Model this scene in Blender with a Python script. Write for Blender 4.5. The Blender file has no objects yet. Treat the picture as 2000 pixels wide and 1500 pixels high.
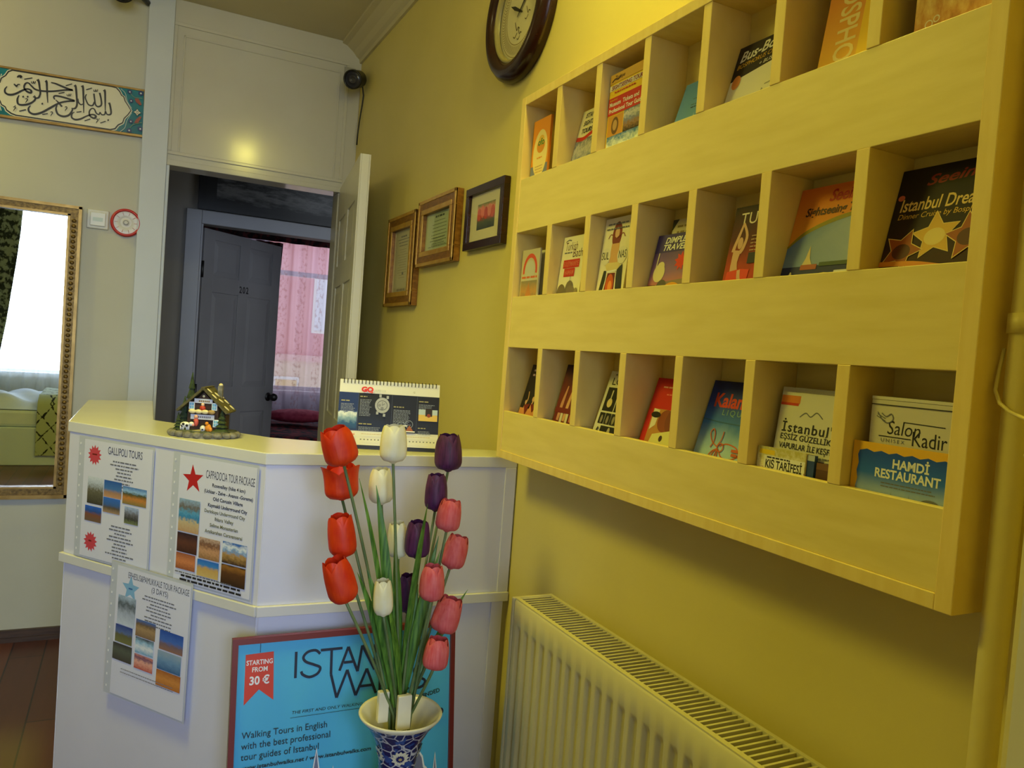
import bpy, math, random
from mathutils import Vector, Matrix
random.seed(7)
scene = bpy.context.scene
COL = scene.collection
PI = math.pi
R = math.radians

# ------------------------------------------------------------ camera, world, light, exposure
cam_d = bpy.data.cameras.new('camera')
cam = bpy.data.objects.new('camera', cam_d)
COL.objects.link(cam)
cam_d.sensor_width = 36
cam_d.lens = 27.0
cam_d.clip_start = 0.02
_r = Vector((0.89274, -0.444328, 0.074753)); _d = Vector((0.050539, -0.066113, -0.996531)); _f = Vector((0.447729, 0.893421, -0.036566))
cam.matrix_world = Matrix(((_r.x, -_d.x, -_f.x, -0.95), (_r.y, -_d.y, -_f.y, 0), (_r.z, -_d.z, -_f.z, 1.37), (0, 0, 0, 1)))
scene.camera = cam

vs = scene.view_settings
vs.view_transform = 'Standard'
vs.look = 'None'
vs.gamma = 1
vs.exposure = 0.0
vs.use_curve_mapping = False

world = bpy.data.worlds.new('sky')
scene.world = world
world.use_nodes = True
bg = world.node_tree.nodes['Background']
bg.inputs[0].default_value = (0.80, 0.90, 1.0, 1)
bg.inputs[1].default_value = 1.3


def light(name, kind, loc, energy, color, **k):
    d = bpy.data.lights.new(name, kind)
    d.energy = energy
    d.color = color
    for a, b in k.items():
        if a != 'aim':
            setattr(d, a, b)
    o = bpy.data.objects.new(name, d)
    COL.objects.link(o)
    o.location = loc
    if 'aim' in k:
        o.rotation_euler = (Vector(k['aim']) - Vector(loc)).to_track_quat('-Z', 'Y').to_euler()
    return o


DAY = (0.58, 0.73, 1.0)
# daylight arriving through the three windows (each lamp stands outside its pane)
light('daylight_entrance', 'AREA', (-0.72, -2.75, 2.15), 24, DAY, aim=(-0.66, 1.8, 0.75), shape='RECTANGLE', size=0.75, size_y=1.6, spread=R(110))
light('daylight_street_window', 'AREA', (-2.0, -2.6, 1.7), 16, DAY, aim=(-1.55, 3.8, 0.9), shape='RECTANGLE', size=1.5, size_y=1.8, spread=R(48))
light('daylight_bedroom_window', 'AREA', (1.0, 8.78, 2.35), 11, (0.84, 0.80, 1.0), aim=(0.9, 7.7, 0.5), shape='RECTANGLE', size=1.5, size_y=1.1)



# ------------------------------------------------------------ materials
def lin(c):
    c = c / 255.0
    return c / 12.92 if c <= 0.04045 else ((c + 0.055) / 1.055) ** 2.4


def rgb(c):
    return (lin(c[0]), lin(c[1]), lin(c[2]), 1)


_mats = {}


def new_mat(name):
    m = bpy.data.materials.new(name)
    m.use_nodes = True
    return m, m.node_tree.nodes, m.node_tree.links, m.node_tree.nodes['Principled BSDF']


def flat(r, g, b, rough=0.55, metal=0.0, spec=0.5):
    k = ('flat', r, g, b, rough, metal, spec)
    if k not in _mats:
        m, n, l, p = new_mat('paint_%d_%d_%d' % (r, g, b))
        p.inputs['Base Color'].default_value = rgb((r, g, b))
        p.inputs['Roughness'].default_value = rough
        p.inputs['Metallic'].default_value = metal
        p.inputs['Specular IOR Level'].default_value = spec
        _mats[k] = m
    return _mats[k]


def noisy(name, c1, c2, scale=8, rough=0.5, stretch=(1, 1, 1), bump=0.0, metal=0.0, detail=4, bscale=None, spec=0.5, lo=0.35, hi=0.65):
    if name in _mats:
        return _mats[name]
    m, n, l, p = new_mat(name)
    tc = n.new('ShaderNodeTexCoord'); mp = n.new('ShaderNodeMapping'); nz = n.new('ShaderNodeTexNoise'); cr = n.new('ShaderNodeValToRGB')
    geo = n.new('ShaderNodeNewGeometry')
    mp.inputs['Scale'].default_value = stretch
    nz.inputs['Scale'].default_value = scale; nz.inputs['Detail'].default_value = detail
    cr.color_ramp.elements[0].position = lo; cr.color_ramp.elements[1].position = hi
    cr.color_ramp.elements[0].color = rgb(c1); cr.color_ramp.elements[1].color = rgb(c2)
    l.new(geo.outputs['Position'], mp.inputs[0]); l.new(mp.outputs[0], nz.inputs['Vector']); l.new(nz.outputs['Fac'], cr.inputs[0])
    l.new(cr.outputs[0], p.inputs['Base Color'])
    p.inputs['Roughness'].default_value = rough; p.inputs['Metallic'].default_value = metal
    p.inputs['Specular IOR Level'].default_value = spec
    if bump:
        b = n.new('ShaderNodeBump'); b.inputs['Strength'].default_value = bump; b.inputs['Distance'].default_value = 0.003
        if bscale:
            n2 = n.new('ShaderNodeTexNoise'); n2.inputs['Scale'].default_value = bscale; n2.inputs['Detail'].default_value = 5
            l.new(geo.outputs['Position'], n2.inputs['Vector']); l.new(n2.outputs['Fac'], b.inputs['Height'])
        else:
            l.new(nz.outputs['Fac'], b.inputs['Height'])
        l.new(b.outputs[0], p.inputs['Normal'])
    _mats[name] = m
    return m


def picture(name, stops, scale=6, amp=0.35, rough=0.62, axis='Y', detail=5):
    """a printed photograph: colour bands over the picture height, broken up by noise"""
    if name in _mats:
        return _mats[name]
    m, n, l, p = new_mat(name)
    uv = n.new('ShaderNodeUVMap'); sx = n.new('ShaderNodeSeparateXYZ'); nz = n.new('ShaderNodeTexNoise')
    ma = n.new('ShaderNodeMath'); ma.operation = 'MULTIPLY_ADD'; cr = n.new('ShaderNodeValToRGB')
    nz.inputs['Scale'].default_value = scale; nz.inputs['Detail'].default_value = detail; nz.inputs['Roughness'].default_value = 0.65
    l.new(uv.outputs[0], sx.inputs[0]); l.new(uv.outputs[0], nz.inputs['Vector'])
    ma.inputs[1].default_value = amp
    l.new(nz.outputs['Fac'], ma.inputs[0])
    sub = n.new('ShaderNodeMath'); sub.operation = 'SUBTRACT'; sub.inputs[1].default_value = amp * 0.5
    l.new(sx.outputs[axis], sub.inputs[0]); l.new(sub.outputs[0], ma.inputs[2]); l.new(ma.outputs[0], cr.inputs[0])
    e = cr.color_ramp.elements
    e[0].position = stops[0][0]; e[0].color = rgb(stops[0][1]); e[1].position = stops[-1][0]; e[1].color = rgb(stops[-1][1])
    for pos, c in stops[1:-1]:
        k = e.new(pos); k.color = rgb(c)
    l.new(cr.outputs[0], p.inputs['Base Color']); p.inputs['Roughness'].default_value = rough
    _mats[name] = m
    return m


def glow(name, color, strength):
    if name not in _mats:
        m, n, l, p = new_mat(name)
        p.inputs['Emission Color'].default_value = (*color, 1); p.inputs['Emission Strength'].default_value = strength
        p.inputs['Base Color'].default_value = (*color, 1)
        _mats[name] = m
    return _mats[name]


def glass(name, tint=(1, 1, 1), gloss=0.07, rough=0.02):
    if name in _mats:
        return _mats[name]
    m, n, l, p = new_mat(name)
    n.remove(p)
    t = n.new('ShaderNodeBsdfTransparent'); t.inputs[0].default_value = (*tint, 1)
    g = n.new('ShaderNodeBsdfGlossy'); g.inputs['Roughness'].default_value = rough
    mx = n.new('ShaderNodeMixShader'); fr = n.new('ShaderNodeFresnel'); fr.inputs[0].default_value = 1.35
    geo = n.new('ShaderNodeNewGeometry'); om = n.new('ShaderNodeMath'); om.operation = 'SUBTRACT'; om.inputs[0].default_value = 1; l.new(geo.outputs['Backfacing'], om.inputs[1])
    mu = n.new('ShaderNodeMath'); mu.operation = 'MULTIPLY'; l.new(fr.outputs[0], mu.inputs[0]); l.new(om.outputs[0], mu.inputs[1]); l.new(mu.outputs[0], mx.inputs[0])
    l.new(t.outputs[0], mx.inputs[1]); l.new(g.outputs[0], mx.inputs[2]); l.new(mx.outputs[0], n['Material Output'].inputs[0])
    _mats[name] = m
    return m


def sheer(name, color, see=0.45, pattern=None, vein=(120, 90, 70)):
    if name in _mats:
        return _mats[name]
    m, n, l, p = new_mat(name)
    n.remove(p)
    t = n.new('ShaderNodeBsdfTransparent'); tr = n.new('ShaderNodeBsdfTranslucent'); df = n.new('ShaderNodeBsdfDiffuse')
    tr.inputs[0].default_value = rgb(color); df.inputs[0].default_value = rgb(color)
    a = n.new('ShaderNodeMixShader'); a.inputs[0].default_value = 0.35
    l.new(tr.outputs[0], a.inputs[1]); l.new(df.outputs[0], a.inputs[2])
    b = n.new('ShaderNodeMixShader'); b.inputs[0].default_value = see
    l.new(a.outputs[0], b.inputs[1]); l.new(t.outputs[0], b.inputs[2])
    if pattern:
        geo = n.new('ShaderNodeNewGeometry'); mp = n.new('ShaderNodeMapping'); mp.inputs['Scale'].default_value = pattern
        nz = n.new('ShaderNodeTexNoise'); nz.inputs['Scale'].default_value = 1; nz.inputs['Detail'].default_value = 3
        cr = n.new('ShaderNodeValToRGB'); cr.color_ramp.elements[0].position = 0.50; cr.color_ramp.elements[1].position = 0.62
        sep = n.new('ShaderNodeSeparateXYZ'); wv = n.new('ShaderNodeMath'); wv.operation = 'SINE'; mu = n.new('ShaderNodeMath'); mu.operation = 'MULTIPLY'; mu.inputs[1].default_value = 34
        st = n.new('ShaderNodeMath'); st.operation = 'GREATER_THAN'; st.inputs[1].default_value = 0.25; mm = n.new('ShaderNodeMath'); mm.operation = 'MULTIPLY'
        m2 = n.new('ShaderNodeMath'); m2.operation = 'MULTIPLY'; m2.inputs[1].default_value = 0.42
        l.new(geo.outputs['Position'], mp.inputs[0]); l.new(mp.outputs[0], nz.inputs['Vector']); l.new(nz.outputs['Fac'], cr.inputs[0])
        l.new(geo.outputs['Position'], sep.inputs[0]); l.new(sep.outputs['X'], mu.inputs[0]); l.new(mu.outputs[0], wv.inputs[0]); l.new(wv.outputs[0], st.inputs[0])
        l.new(cr.outputs[0], mm.inputs[0]); l.new(st.outputs[0], mm.inputs[1]); l.new(mm.outputs[0], m2.inputs[0])
        tv = n.new('ShaderNodeBsdfTranslucent'); tv.inputs[0].default_value = rgb(vein)
        c = n.new('ShaderNodeMixShader')
        l.new(m2.outputs[0], c.inputs[0]); l.new(b.outputs[0], c.inputs[1]); l.new(tv.outputs[0], c.inputs[2]); l.new(c.outputs[0], n['Material Output'].inputs[0])
    else:
        l.new(b.outputs[0], n['Material Output'].inputs[0])
    _mats[name] = m
    return m


def floorboards(name, c1, c2, c3):
    m, n, l, p = new_mat(name)
    geo = n.new('ShaderNodeNewGeometry'); mp = n.new('ShaderNodeMapping'); br = n.new('ShaderNodeTexBrick'); nz = n.new('ShaderNodeTexNoise'); mp2 = n.new('ShaderNodeMapping')
    mp.inputs['Rotation'].default_value = (0, 0, R(90))
    br.inputs['Scale'].default_value = 1; br.inputs['Brick Width'].default_value = 1.2; br.inputs['Row Height'].default_value = 0.12; br.inputs['Mortar Size'].default_value = 0.003
    br.inputs['Color1'].default_value = rgb(c1); br.inputs['Color2'].default_value = rgb(c2); br.inputs['Mortar'].default_value = rgb(c3)
    mp2.inputs['Scale'].default_value = (30, 2.5, 1); nz.inputs['Scale'].default_value = 1.5; nz.inputs['Detail'].default_value = 5
    mx = n.new('ShaderNodeMix'); mx.data_type = 'RGBA'; mx.blend_type = 'MULTIPLY'; mx.inputs[0].default_value = 0.5
    cr = n.new('ShaderNodeValToRGB'); cr.color_ramp.elements[0].color = (0.35, 0.35, 0.35, 1); cr.color_ramp.elements[1].color = (1, 1, 1, 1)
    l.new(geo.outputs['Position'], mp.inputs[0]); l.new(mp.outputs[0], br.inputs['Vector']); l.new(geo.outputs['Position'], mp2.inputs[0]); l.new(mp2.outputs[0], nz.inputs['Vector'])
    l.new(nz.outputs['Fac'], cr.inputs[0]); l.new(br.outputs['Color'], mx.inputs[6]); l.new(cr.outputs[0], mx.inputs[7]); l.new(mx.outputs[2], p.inputs['Base Color'])
    p.inputs['Roughness'].default_value = 0.35
    return m


M_WALL_Y = noisy('cream_wall_paint', (220, 205, 124), (224, 209, 130), 3, 0.55, bump=0.12, bscale=60)
M_WALL_B = noisy('beige_wall_paint', (192, 191, 176), (196, 195, 181), 3, 0.55, bump=0.1, bscale=60)
M_CEIL = noisy('ceiling_paint', (206, 196, 160), (210, 201, 166), 3, 0.7)
M_GLOSS = noisy('white_gloss_paint', (202, 198, 184), (206, 203, 190), 4, 0.15, bump=0.02, bscale=25)
M_DOORW = noisy('white_door_paint', (214, 211, 200), (219, 217, 207), 4, 0.35, bump=0.05, bscale=60)
M_FLOOR = floorboards('brown_floorboards', (104, 54, 32), (80, 40, 24), (36, 18, 12))
M_SKIRT = noisy('dark_wood_trim', (62, 44, 34), (78, 56, 42), 12, 0.45, stretch=(1, 1, 8))
M_MAPLE = noisy('maple_laminate', (236, 215, 132), (243, 223, 144), 6, 0.42, stretch=(3, 1.2, 9), detail=6)
M_MAPLE_EDGE = noisy('maple_edge_banding', (239, 211, 126), (245, 220, 138), 6, 0.45, stretch=(3, 9, 1.5), detail=6)
M_MELA = noisy('white_melamine', (216, 216, 232), (220, 220, 236), 5, 0.28)
M_MELA_TOP = noisy('cream_countertop', (216, 215, 214), (220, 219, 218), 5, 0.2)
M_GOLD = noisy('antique_gold', (92, 70, 28), (136, 108, 52), 90, 0.45, metal=0.5, bump=0.3)
M_GOLD_SMOOTH = noisy('gilt', (140, 110, 54), (164, 132, 72), 20, 0.38, metal=0.6)
M_MAHOG = noisy('dark_mahogany', (40, 18, 13), (50, 22, 15), 14, 0.22, stretch=(1, 1, 4))
M_RAD = noisy('radiator_enamel', (208, 200, 156), (212, 205, 162), 5, 0.3)
M_BLACK = flat(14, 14, 16, 0.4)
M_STEM = noisy('stem_green', (84, 108, 62), (120, 138, 86), 30, 0.5, stretch=(1, 1, 0.3))
M_LEAF = noisy('leaf_green', (50, 96, 30), (104, 150, 56), 60, 0.45, stretch=(3, 3, 0.25))
M_GLASS = glass('clear_glass')
WHITE = flat(238, 238, 240, 0.5)
PAPER = flat(228, 229, 238, 0.4)
INK = flat(30, 30, 38, 0.6)
GREYINK = flat(110, 112, 125, 0.6)


# ------------------------------------------------------------ mesh building
def txt_polys(s, bold=0.0, shear=0.0, spacing=1.0):
    c = bpy.data.curves.new('t', 'FONT')
    c.body = s; c.size = 1; c.resolution_u = 3; c.offset = bold; c.shear = shear; c.space_character = spacing
    o = bpy.data.objects.new('t', c)
    me = o.to_mesh()
    v = [(p.co.x, p.co.y) for p in me.vertices]
    f = [tuple(q.vertices) for q in me.polygons]
    o.to_mesh_clear()
    bpy.data.objects.remove(o); bpy.data.curves.remove(c)
    return v, f


class MB:
    def __init__(s):
        s.v = []; s.f = []; s.m = []; s.uv = []; s.mats = []; s.sm = []

    def mi(s, m):
        if m not in s.mats:
            s.mats.append(m)
        return s.mats.index(m)

    def add(s, vs_, fs, mat, uvs=None, smooth=False, M=None):
        b = len(s.v)
        if M is not None:
            vs_ = [M @ Vector(p) for p in vs_]
        s.v += [tuple(p) for p in vs_]
        i = s.mi(mat)
        for k, q in enumerate(fs):
            s.f.append(tuple(b + a for a in q)); s.m.append(i); s.sm.append(smooth); s.uv.append(uvs[k] if uvs else None)
        return s

    def box(s, x0, y0, z0, x1, y1, z1, mat, M=None):
        v = [(x0, y0, z0), (x1, y0, z0), (x1, y1, z0), (x0, y1, z0), (x0, y0, z1), (x1, y0, z1), (x1, y1, z1), (x0, y1, z1)]
        f = [(0, 3, 2, 1), (4, 5, 6, 7), (0, 1, 5, 4), (1, 2, 6, 5), (2, 3, 7, 6), (3, 0, 4, 7)]
        return s.add(v, f, mat, M=M)

    def prism(s, pts, z0, z1, mat, M=None):
        n = len(pts)
        v = [(p[0], p[1], z0) for p in pts] + [(p[0], p[1], z1) for p in pts]
        f = [tuple(range(n))[::-1], tuple(range(n, 2 * n))] + [(i, (i + 1) % n, n + (i + 1) % n, n + i) for i in range(n)]
        return s.add(v, f, mat, M=M)

    def tube(s, pts, rad, mat, seg=10, caps=True, smooth=True, M=None, flatten=None):
        pts = [Vector(p) for p in pts]
        n = len(pts)
        if not isinstance(rad, (list, tuple)):
            rad = [rad] * n
        v = []; f = []
        up = None
        for i, p in enumerate(pts):
            t = (pts[min(i + 1, n - 1)] - pts[max(i - 1, 0)]).normalized()
            if up is None:
                up = Vector((0, 0, 1)) if abs(t.z) < 0.9 else Vector((1, 0, 0))
            a = t.cross(up).normalized(); b = a.cross(t).normalized(); up = b
            for k in range(seg):
                w = 2 * PI * k / seg
                v.append(p + (a * math.cos(w) + b * math.sin(w)) * rad[i])
        for i in range(n - 1):
            for k in range(seg):
                f.append((i * seg + k, i * seg + (k + 1) % seg, (i + 1) * seg + (k + 1) % seg, (i + 1) * seg + k))
        if caps:
            f.append(tuple(range(seg))[::-1]); f.append(tuple((n - 1) * seg + k for k in range(seg)))
        return s.add(v, f, mat, smooth=smooth, M=M)

    def lathe(s, prof, mat, seg=40, M=None, smooth=True, uv=False):
        """prof: (radius, height) pairs round the local z axis"""
        v = []; f = []; uvs = []
        n = len(prof)
        for r, h in prof:
            for k in range(seg):
                w = 2 * PI * k / seg
                v.append((r * math.cos(w), r * math.sin(w), h))
        for i in range(n - 1):
            for k in range(seg):
                f.append((i * seg + k, i * seg + (k + 1) % seg, (i + 1) * seg + (k + 1) % seg, (i + 1) * seg + k))
                uvs.append(((k / seg, i / n), ((k + 1) / seg, i / n), ((k + 1) / seg, (i + 1) / n), (k / seg, (i + 1) / n)))
        return s.add(v, f, mat, uvs=uvs if uv else None, smooth=smooth, M=M)

    def ball(s, c, r, mat, seg=14, rings=9, M=None):
        if not isinstance(r, (tuple, list)):
            r = (r, r, r)
        v = []; f = []
        for i in range(rings + 1):
            a = -PI / 2 + PI * i / rings
            for k in range(seg):
                w = 2 * PI * k / seg
                v.append((c[0] + r[0] * math.cos(a) * math.cos(w), c[1] + r[1] * math.cos(a) * math.sin(w), c[2] + r[2] * math.sin(a)))
        for i in range(rings):
            for k in range(seg):
                f.append((i * seg + k, i * seg + (k + 1) % seg, (i + 1) * seg + (k + 1) % seg, (i + 1) * seg + k))
        return s.add(v, f, mat, smooth=True, M=M)

    def build(s, name, parent=None, origin=None, bevel=0.0, label=None):
        me = bpy.data.meshes.new(name)
        if parent is not None:
            o0 = Vector(parent['_o'])
        else:
            o0 = Vector(origin) if origin is not None else Vector((0, 0, 0))
        me.from_pydata([Vector(p) - o0 for p in s.v], [], s.f)
        for m in s.mats:
            me.materials.append(m)
        me.polygons.foreach_set('material_index', s.m)
        me.polygons.foreach_set('use_smooth', s.sm)
        if any(u is not None for u in s.uv):
            lay = me.uv_layers.new(name='UVMap')
            for p, u in zip(me.polygons, s.uv):
                if u is not None:
                    for li, c in zip(p.loop_indices, u):
                        lay.data[li].uv = c
        me.update()
        o = bpy.data.objects.new(name, me)
        COL.objects.link(o)
        o['_o'] = tuple(o0)
        if parent is not None:
            o.parent = parent
        else:
            o.location = o0
        if bevel:
            b = o.modifiers.new('bevel', 'BEVEL'); b.width = bevel; b.segments = 2; b.limit_method = 'ANGLE'; b.angle_limit = R(50)
        if label:
            o['label'] = label
        return o


class Sheet(MB):
    """something flat and printed: local u to the right, v up, n towards the reader"""
    def __init__(s, M, w, h, t, body, v0=0.0, u0=0.0, back=None):
        super().__init__()
        s.M = M; s.w = w; s.h = h; s.k = 0
        s.box(u0, v0, -t, u0 + w, v0 + h, 0, body, M=M)

    def up(s):
        s.k += 1
        return 0.00012 * s.k

    def poly(s, pts, mat, n=None):
        n = s.up() if n is None else n
        return s.add([(p[0], p[1], n) for p in pts], [tuple(range(len(pts)))], mat, M=s.M)

    def rect(s, u0, v0, u1, v1, mat, n=None):
        n = s.up() if n is None else n
        return s.add([(u0, v0, n), (u1, v0, n), (u1, v1, n), (u0, v1, n)], [(0, 1, 2, 3)], mat, uvs=[((0, 0), (1, 0), (1, 1), (0, 1))], M=s.M)

    def fan(s, pts, c, mat, n=None):
        n = s.up() if n is None else n
        v = [(c[0], c[1], n)] + [(p[0], p[1], n) for p in pts]
        k = len(pts)
        return s.add(v, [(0, 1 + i, 1 + (i + 1) % k) for i in range(k)], mat, M=s.M)

    def disc(s, u, v, ru, rv, mat, seg=24, n=None):
        return s.fan([(u + ru * math.cos(2 * PI * i / seg), v + rv * math.sin(2 * PI * i / seg)) for i in range(seg)], (u, v), mat, n)

    def ring(s, u, v, r0, r1, mat, seg=28, a0=0, a1=360, asp=1.0):
        n = s.up(); pts = []
        for i in range(seg + 1):
            a = R(a0 + (a1 - a0) * i / seg)
            pts += [(u + r0 * math.cos(a), v + r0 * asp * math.sin(a), n), (u + r1 * math.cos(a), v + r1 * asp * math.sin(a), n)]
        return s.add(pts, [(2 * i, 2 * i + 1, 2 * i + 3, 2 * i + 2) for i in range(seg)], mat, M=s.M)

    def star(s, u, v, r, mat, k=5, inner=0.4, rot=90, n=None):
        return s.fan([(u + (r if i % 2 == 0 else r * inner) * math.cos(R(rot + 180 * i / k)), v + (r if i % 2 == 0 else r * inner) * math.sin(R(rot + 180 * i / k))) for i in range(2 * k)], (u, v), mat, n)

    def stroke(s, pts, w, mat, n=None, smooth=True):
        """a brush line through pts; w one width or one per point"""
        n = s.up() if n is None else n
        P = [Vector(p) for p in pts]
        W = list(w) if isinstance(w, (list, tuple)) else [w] * len(P)
        if smooth and len(P) > 2:
            Q = []; V = []
            for i in range(len(P) - 1):
                a = P[max(i - 1, 0)]; b = P[i]; c = P[i + 1]; d = P[min(i + 2, len(P) - 1)]
                for j in range(5):
                    t = j / 5
                    Q.append(0.5 * ((2 * b) + (c - a) * t + (2 * a - 5 * b + 4 * c - d) * t * t + (3 * b - a - 3 * c + d) * t ** 3)); V.append(W[i] * (1 - t) + W[i + 1] * t)
            Q.append(P[-1]); V.append(W[-1]); P, W = Q, V
        v = []
        for i, p in enumerate(P):
            t = P[min(i + 1, len(P) - 1)] - P[max(i - 1, 0)]
            if t.length < 1e-9:
                t = Vector((1, 0))
            t.normalize(); q = Vector((-t.y, t.x)) * W[i] * 0.5
            v += [(p.x + q.x, p.y + q.y, n), (p.x - q.x, p.y - q.y, n)]
        return s.add(v, [(2 * i, 2 * i + 1, 2 * i + 3, 2 * i + 2) for i in range(len(P) - 1)], mat, M=s.M)

    def text(s, t, u, v, h, mat, w=None, bold=0.0, shear=0.0, align='l', rot=0.0, spacing=1.0, skew=0.0):
        """cap height h, optionally squeezed to width w; (u, v) = left/centre/right end of the baseline"""
        V, F = txt_polys(t, bold, shear, spacing)
        if not V:
            return s
        x0 = min(p[0] for p in V); x1 = max(p[0] for p in V)
        sy = h / 0.70
        sx = (w / (x1 - x0)) if w else sy
        W = (x1 - x0) * sx
        off = {'l': 0, 'c': -W / 2, 'r': -W}[align]
        n = s.up()
        ca, sa = math.cos(R(rot)), math.sin(R(rot))
        out = []
        for x, y in V:
            a = (x - x0) * sx + off; b = y * sy + skew * a
            out.append((u + a * ca - b * sa, v + a * sa + b * ca, n))
        return s.add(out, F, mat, M=s.M)

    def lines(s, u, v, w, h, mat, rows=1, gap=None, align='c', fill=(0.5, 1.0)):
        """rows of illegible small print as broken dashes"""
        n = s.up(); gap = gap or h * 2
        for r_ in range(rows):
            L = w * random.uniform(*fill); a = {'c': u - L / 2, 'l': u, 'r': u - L}[align]; e = a + L
            while a < e:
                b = min(e, a + h * random.uniform(1.5, 5))
                y = v - r_ * gap
                s.add([(a, y, n), (b, y, n), (b, y + h, n), (a, y + h, n)], [(0, 1, 2, 3)], mat, M=s.M)
                a = b + h * 0.7
        return s


def frame(o, u, v):
    u = Vector(u).normalized(); v = Vector(v); v = (v - u * v.dot(u)).normalized(); n = u.cross(v)
    return Matrix(((u.x, v.x, n.x, o[0]), (u.y, v.y, n.y, o[1]), (u.z, v.z, n.z, o[2]), (0, 0, 0, 1)))


def tag(o, label=None, cat=None, group=None, kind=None):
    if label: o['label'] = label
    if cat: o['category'] = cat
    if group: o['group'] = group
    if kind: o['kind'] = kind
    return o


def thing(name, label, cat, loc, group=None):
    o = bpy.data.objects.new(name, None)
    COL.objects.link(o)
    o.empty_display_size = 0.05
    o.location = loc
    o['_o'] = tuple(loc)
    return tag(o, label, cat, group)


def struct(o, label, cat):
    return tag(o, label, cat, kind='structure')


def boxes(name, mat, *bs, parent=None, bevel=0.0, origin=None):
    m = MB()
    for b in bs:
        m.box(*b, mat)
    return m.build(name, parent, bevel=bevel, origin=origin)


# ------------------------------------------------------------ the setting
H = 2.83
struct(boxes('floor', M_FLOOR, (-3.3, -2.3, -0.1, 2.0, 8.6, 0)), 'dark brown floorboards seen at the foot of the mirror wall', 'floor')
struct(boxes('ceiling', M_CEIL, (-3.3, -2.3, H, 0.15, 3.9, H + 0.1)), 'plain ceiling above the reception and its moulded edge', 'ceiling')
struct(boxes('wall_right', M_WALL_Y, (0, -2.3, 0, 0.14, 3.9, H)),
       'yellow lit wall carrying the brochure rack, clock and framed pictures', 'wall')
wb = MB()
wb.box(-3.3, 3.8, 0, -0.94, 3.9, H, M_WALL_B)
struct(wb.build('wall_back'), 'beige wall behind the long mirror and the calligraphy panel', 'wall')
struct(boxes('wall_left', M_WALL_B, (-3.4, -2.3, 0, -3.3, 3.9, H)), 'beige side wall of the lounge out of sight', 'wall')
struct(boxes('wall_front', M_WALL_B, (-3.4, -2.3, 0, -2.75, -2.2, H), (-1.15, -2.3, 0, -1.08, -2.2, H), (-0.36, -2.3, 0, 0.14, -2.2, H), (-1.08, -2.3, 0, -0.36, -2.2, 0.15), (-1.08, -2.3, 2.45, -0.36, -2.2, H), (-2.75, -2.3, 0, -1.15, -2.2, 0.75), (-2.75, -2.3, 2.6, -1.15, -2.2, H)),
       'street side wall seen only in the mirror', 'wall')

# white boarded door surround in the back wall
M_CASING = noisy('white_casing_paint', (200, 206, 214), (205, 211, 219), 4, 0.45)
pb = MB()
pb.box(-0.945, 3.775, 0, -0.842, 3.9, H, M_CASING)           # wide casing board
pb.box(-0.842, 3.795, 2.10, 0.0, 3.9, H, M_GLOSS)           # boarding over the door
pb.box(-0.075, 3.795, 0, 0.0, 3.9, 2.10, M_GLOSS)           # right jamb board
pb.box(-0.842, 3.782, 0, -0.829, 3.9, 2.10, M_CASING)        # left jamb
pb.box(-0.842, 3.778, 2.10, -0.06, 3.80, 2.125, M_GLOSS)     # head bead
for (a, b, c, d) in ((-0.842, 2.715, -0.06, 2.73), (-0.842, 2.15, -0.06, 2.165), (-0.842, 2.165, -0.827, 2.715), (-0.075, 2.165, -0.06, 2.715)):
    pb.box(a, 3.787, b, c, 3.796, d, M_GLOSS)
for (a, b, c, d) in ((-0.80, 2.672, -0.10, 2.68), (-0.80, 2.165, -0.793, 2.68), (-0.107, 2.165, -0.10, 2.68)):
    pb.box(a, 3.790, b, c, 3.796, d, M_GLOSS)
struct(pb.build('trim_1', bevel=0.0025), 'white glossy boarding and casing around the open doorway', 'door surround')

# crown moulding: right wall and the short return over the door
cm = MB()
prof = [(0, 0), (-0.012, 0.0), (-0.014, 0.018), (-0.028, 0.028), (-0.045, 0.048), (-0.07, 0.066), (-0.078, 0.072), (-0.10, 0.078), (-0.10, 0.09), (0, 0.09)]
n_ = len(prof)
va = [(p[0], -2.2, H - 0.09 + p[1]) for p in prof] + [(p[0], 3.795, H - 0.09 + p[1]) for p in prof]
cm.add(va, [(i, (i + 1) % n_, n_ + (i + 1) % n_, n_ + i) for i in range(n_)] + [tuple(range(n_)), tuple(range(n_, 2 * n_))], M_CEIL)
struct(cm.build('trim_2'), 'moulded plaster cornice where the yellow wall meets the ceiling', 'cornice')

bb = MB()
bb.box(-3.3, 3.783, 0, -0.945, 3.8, 0.05, M_SKIRT)
bb.box(-3.3, 3.777, 0, -0.945, 3.783, 0.02, M_SKIRT)
struct(bb.build('baseboard_back'), 'low dark wooden skirting along the mirror wall', 'skirting')

# painted pier closing the yellow wall beyond the pipe
pr = MB()
pr.box(-0.42, 0.06, 0, 0.0, 0.297, H, M_WALL_Y)
struct(pr.build('trim_3', bevel=0.006), 'yellow painted pier at the right edge beside the heating pipe', 'pier')


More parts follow.
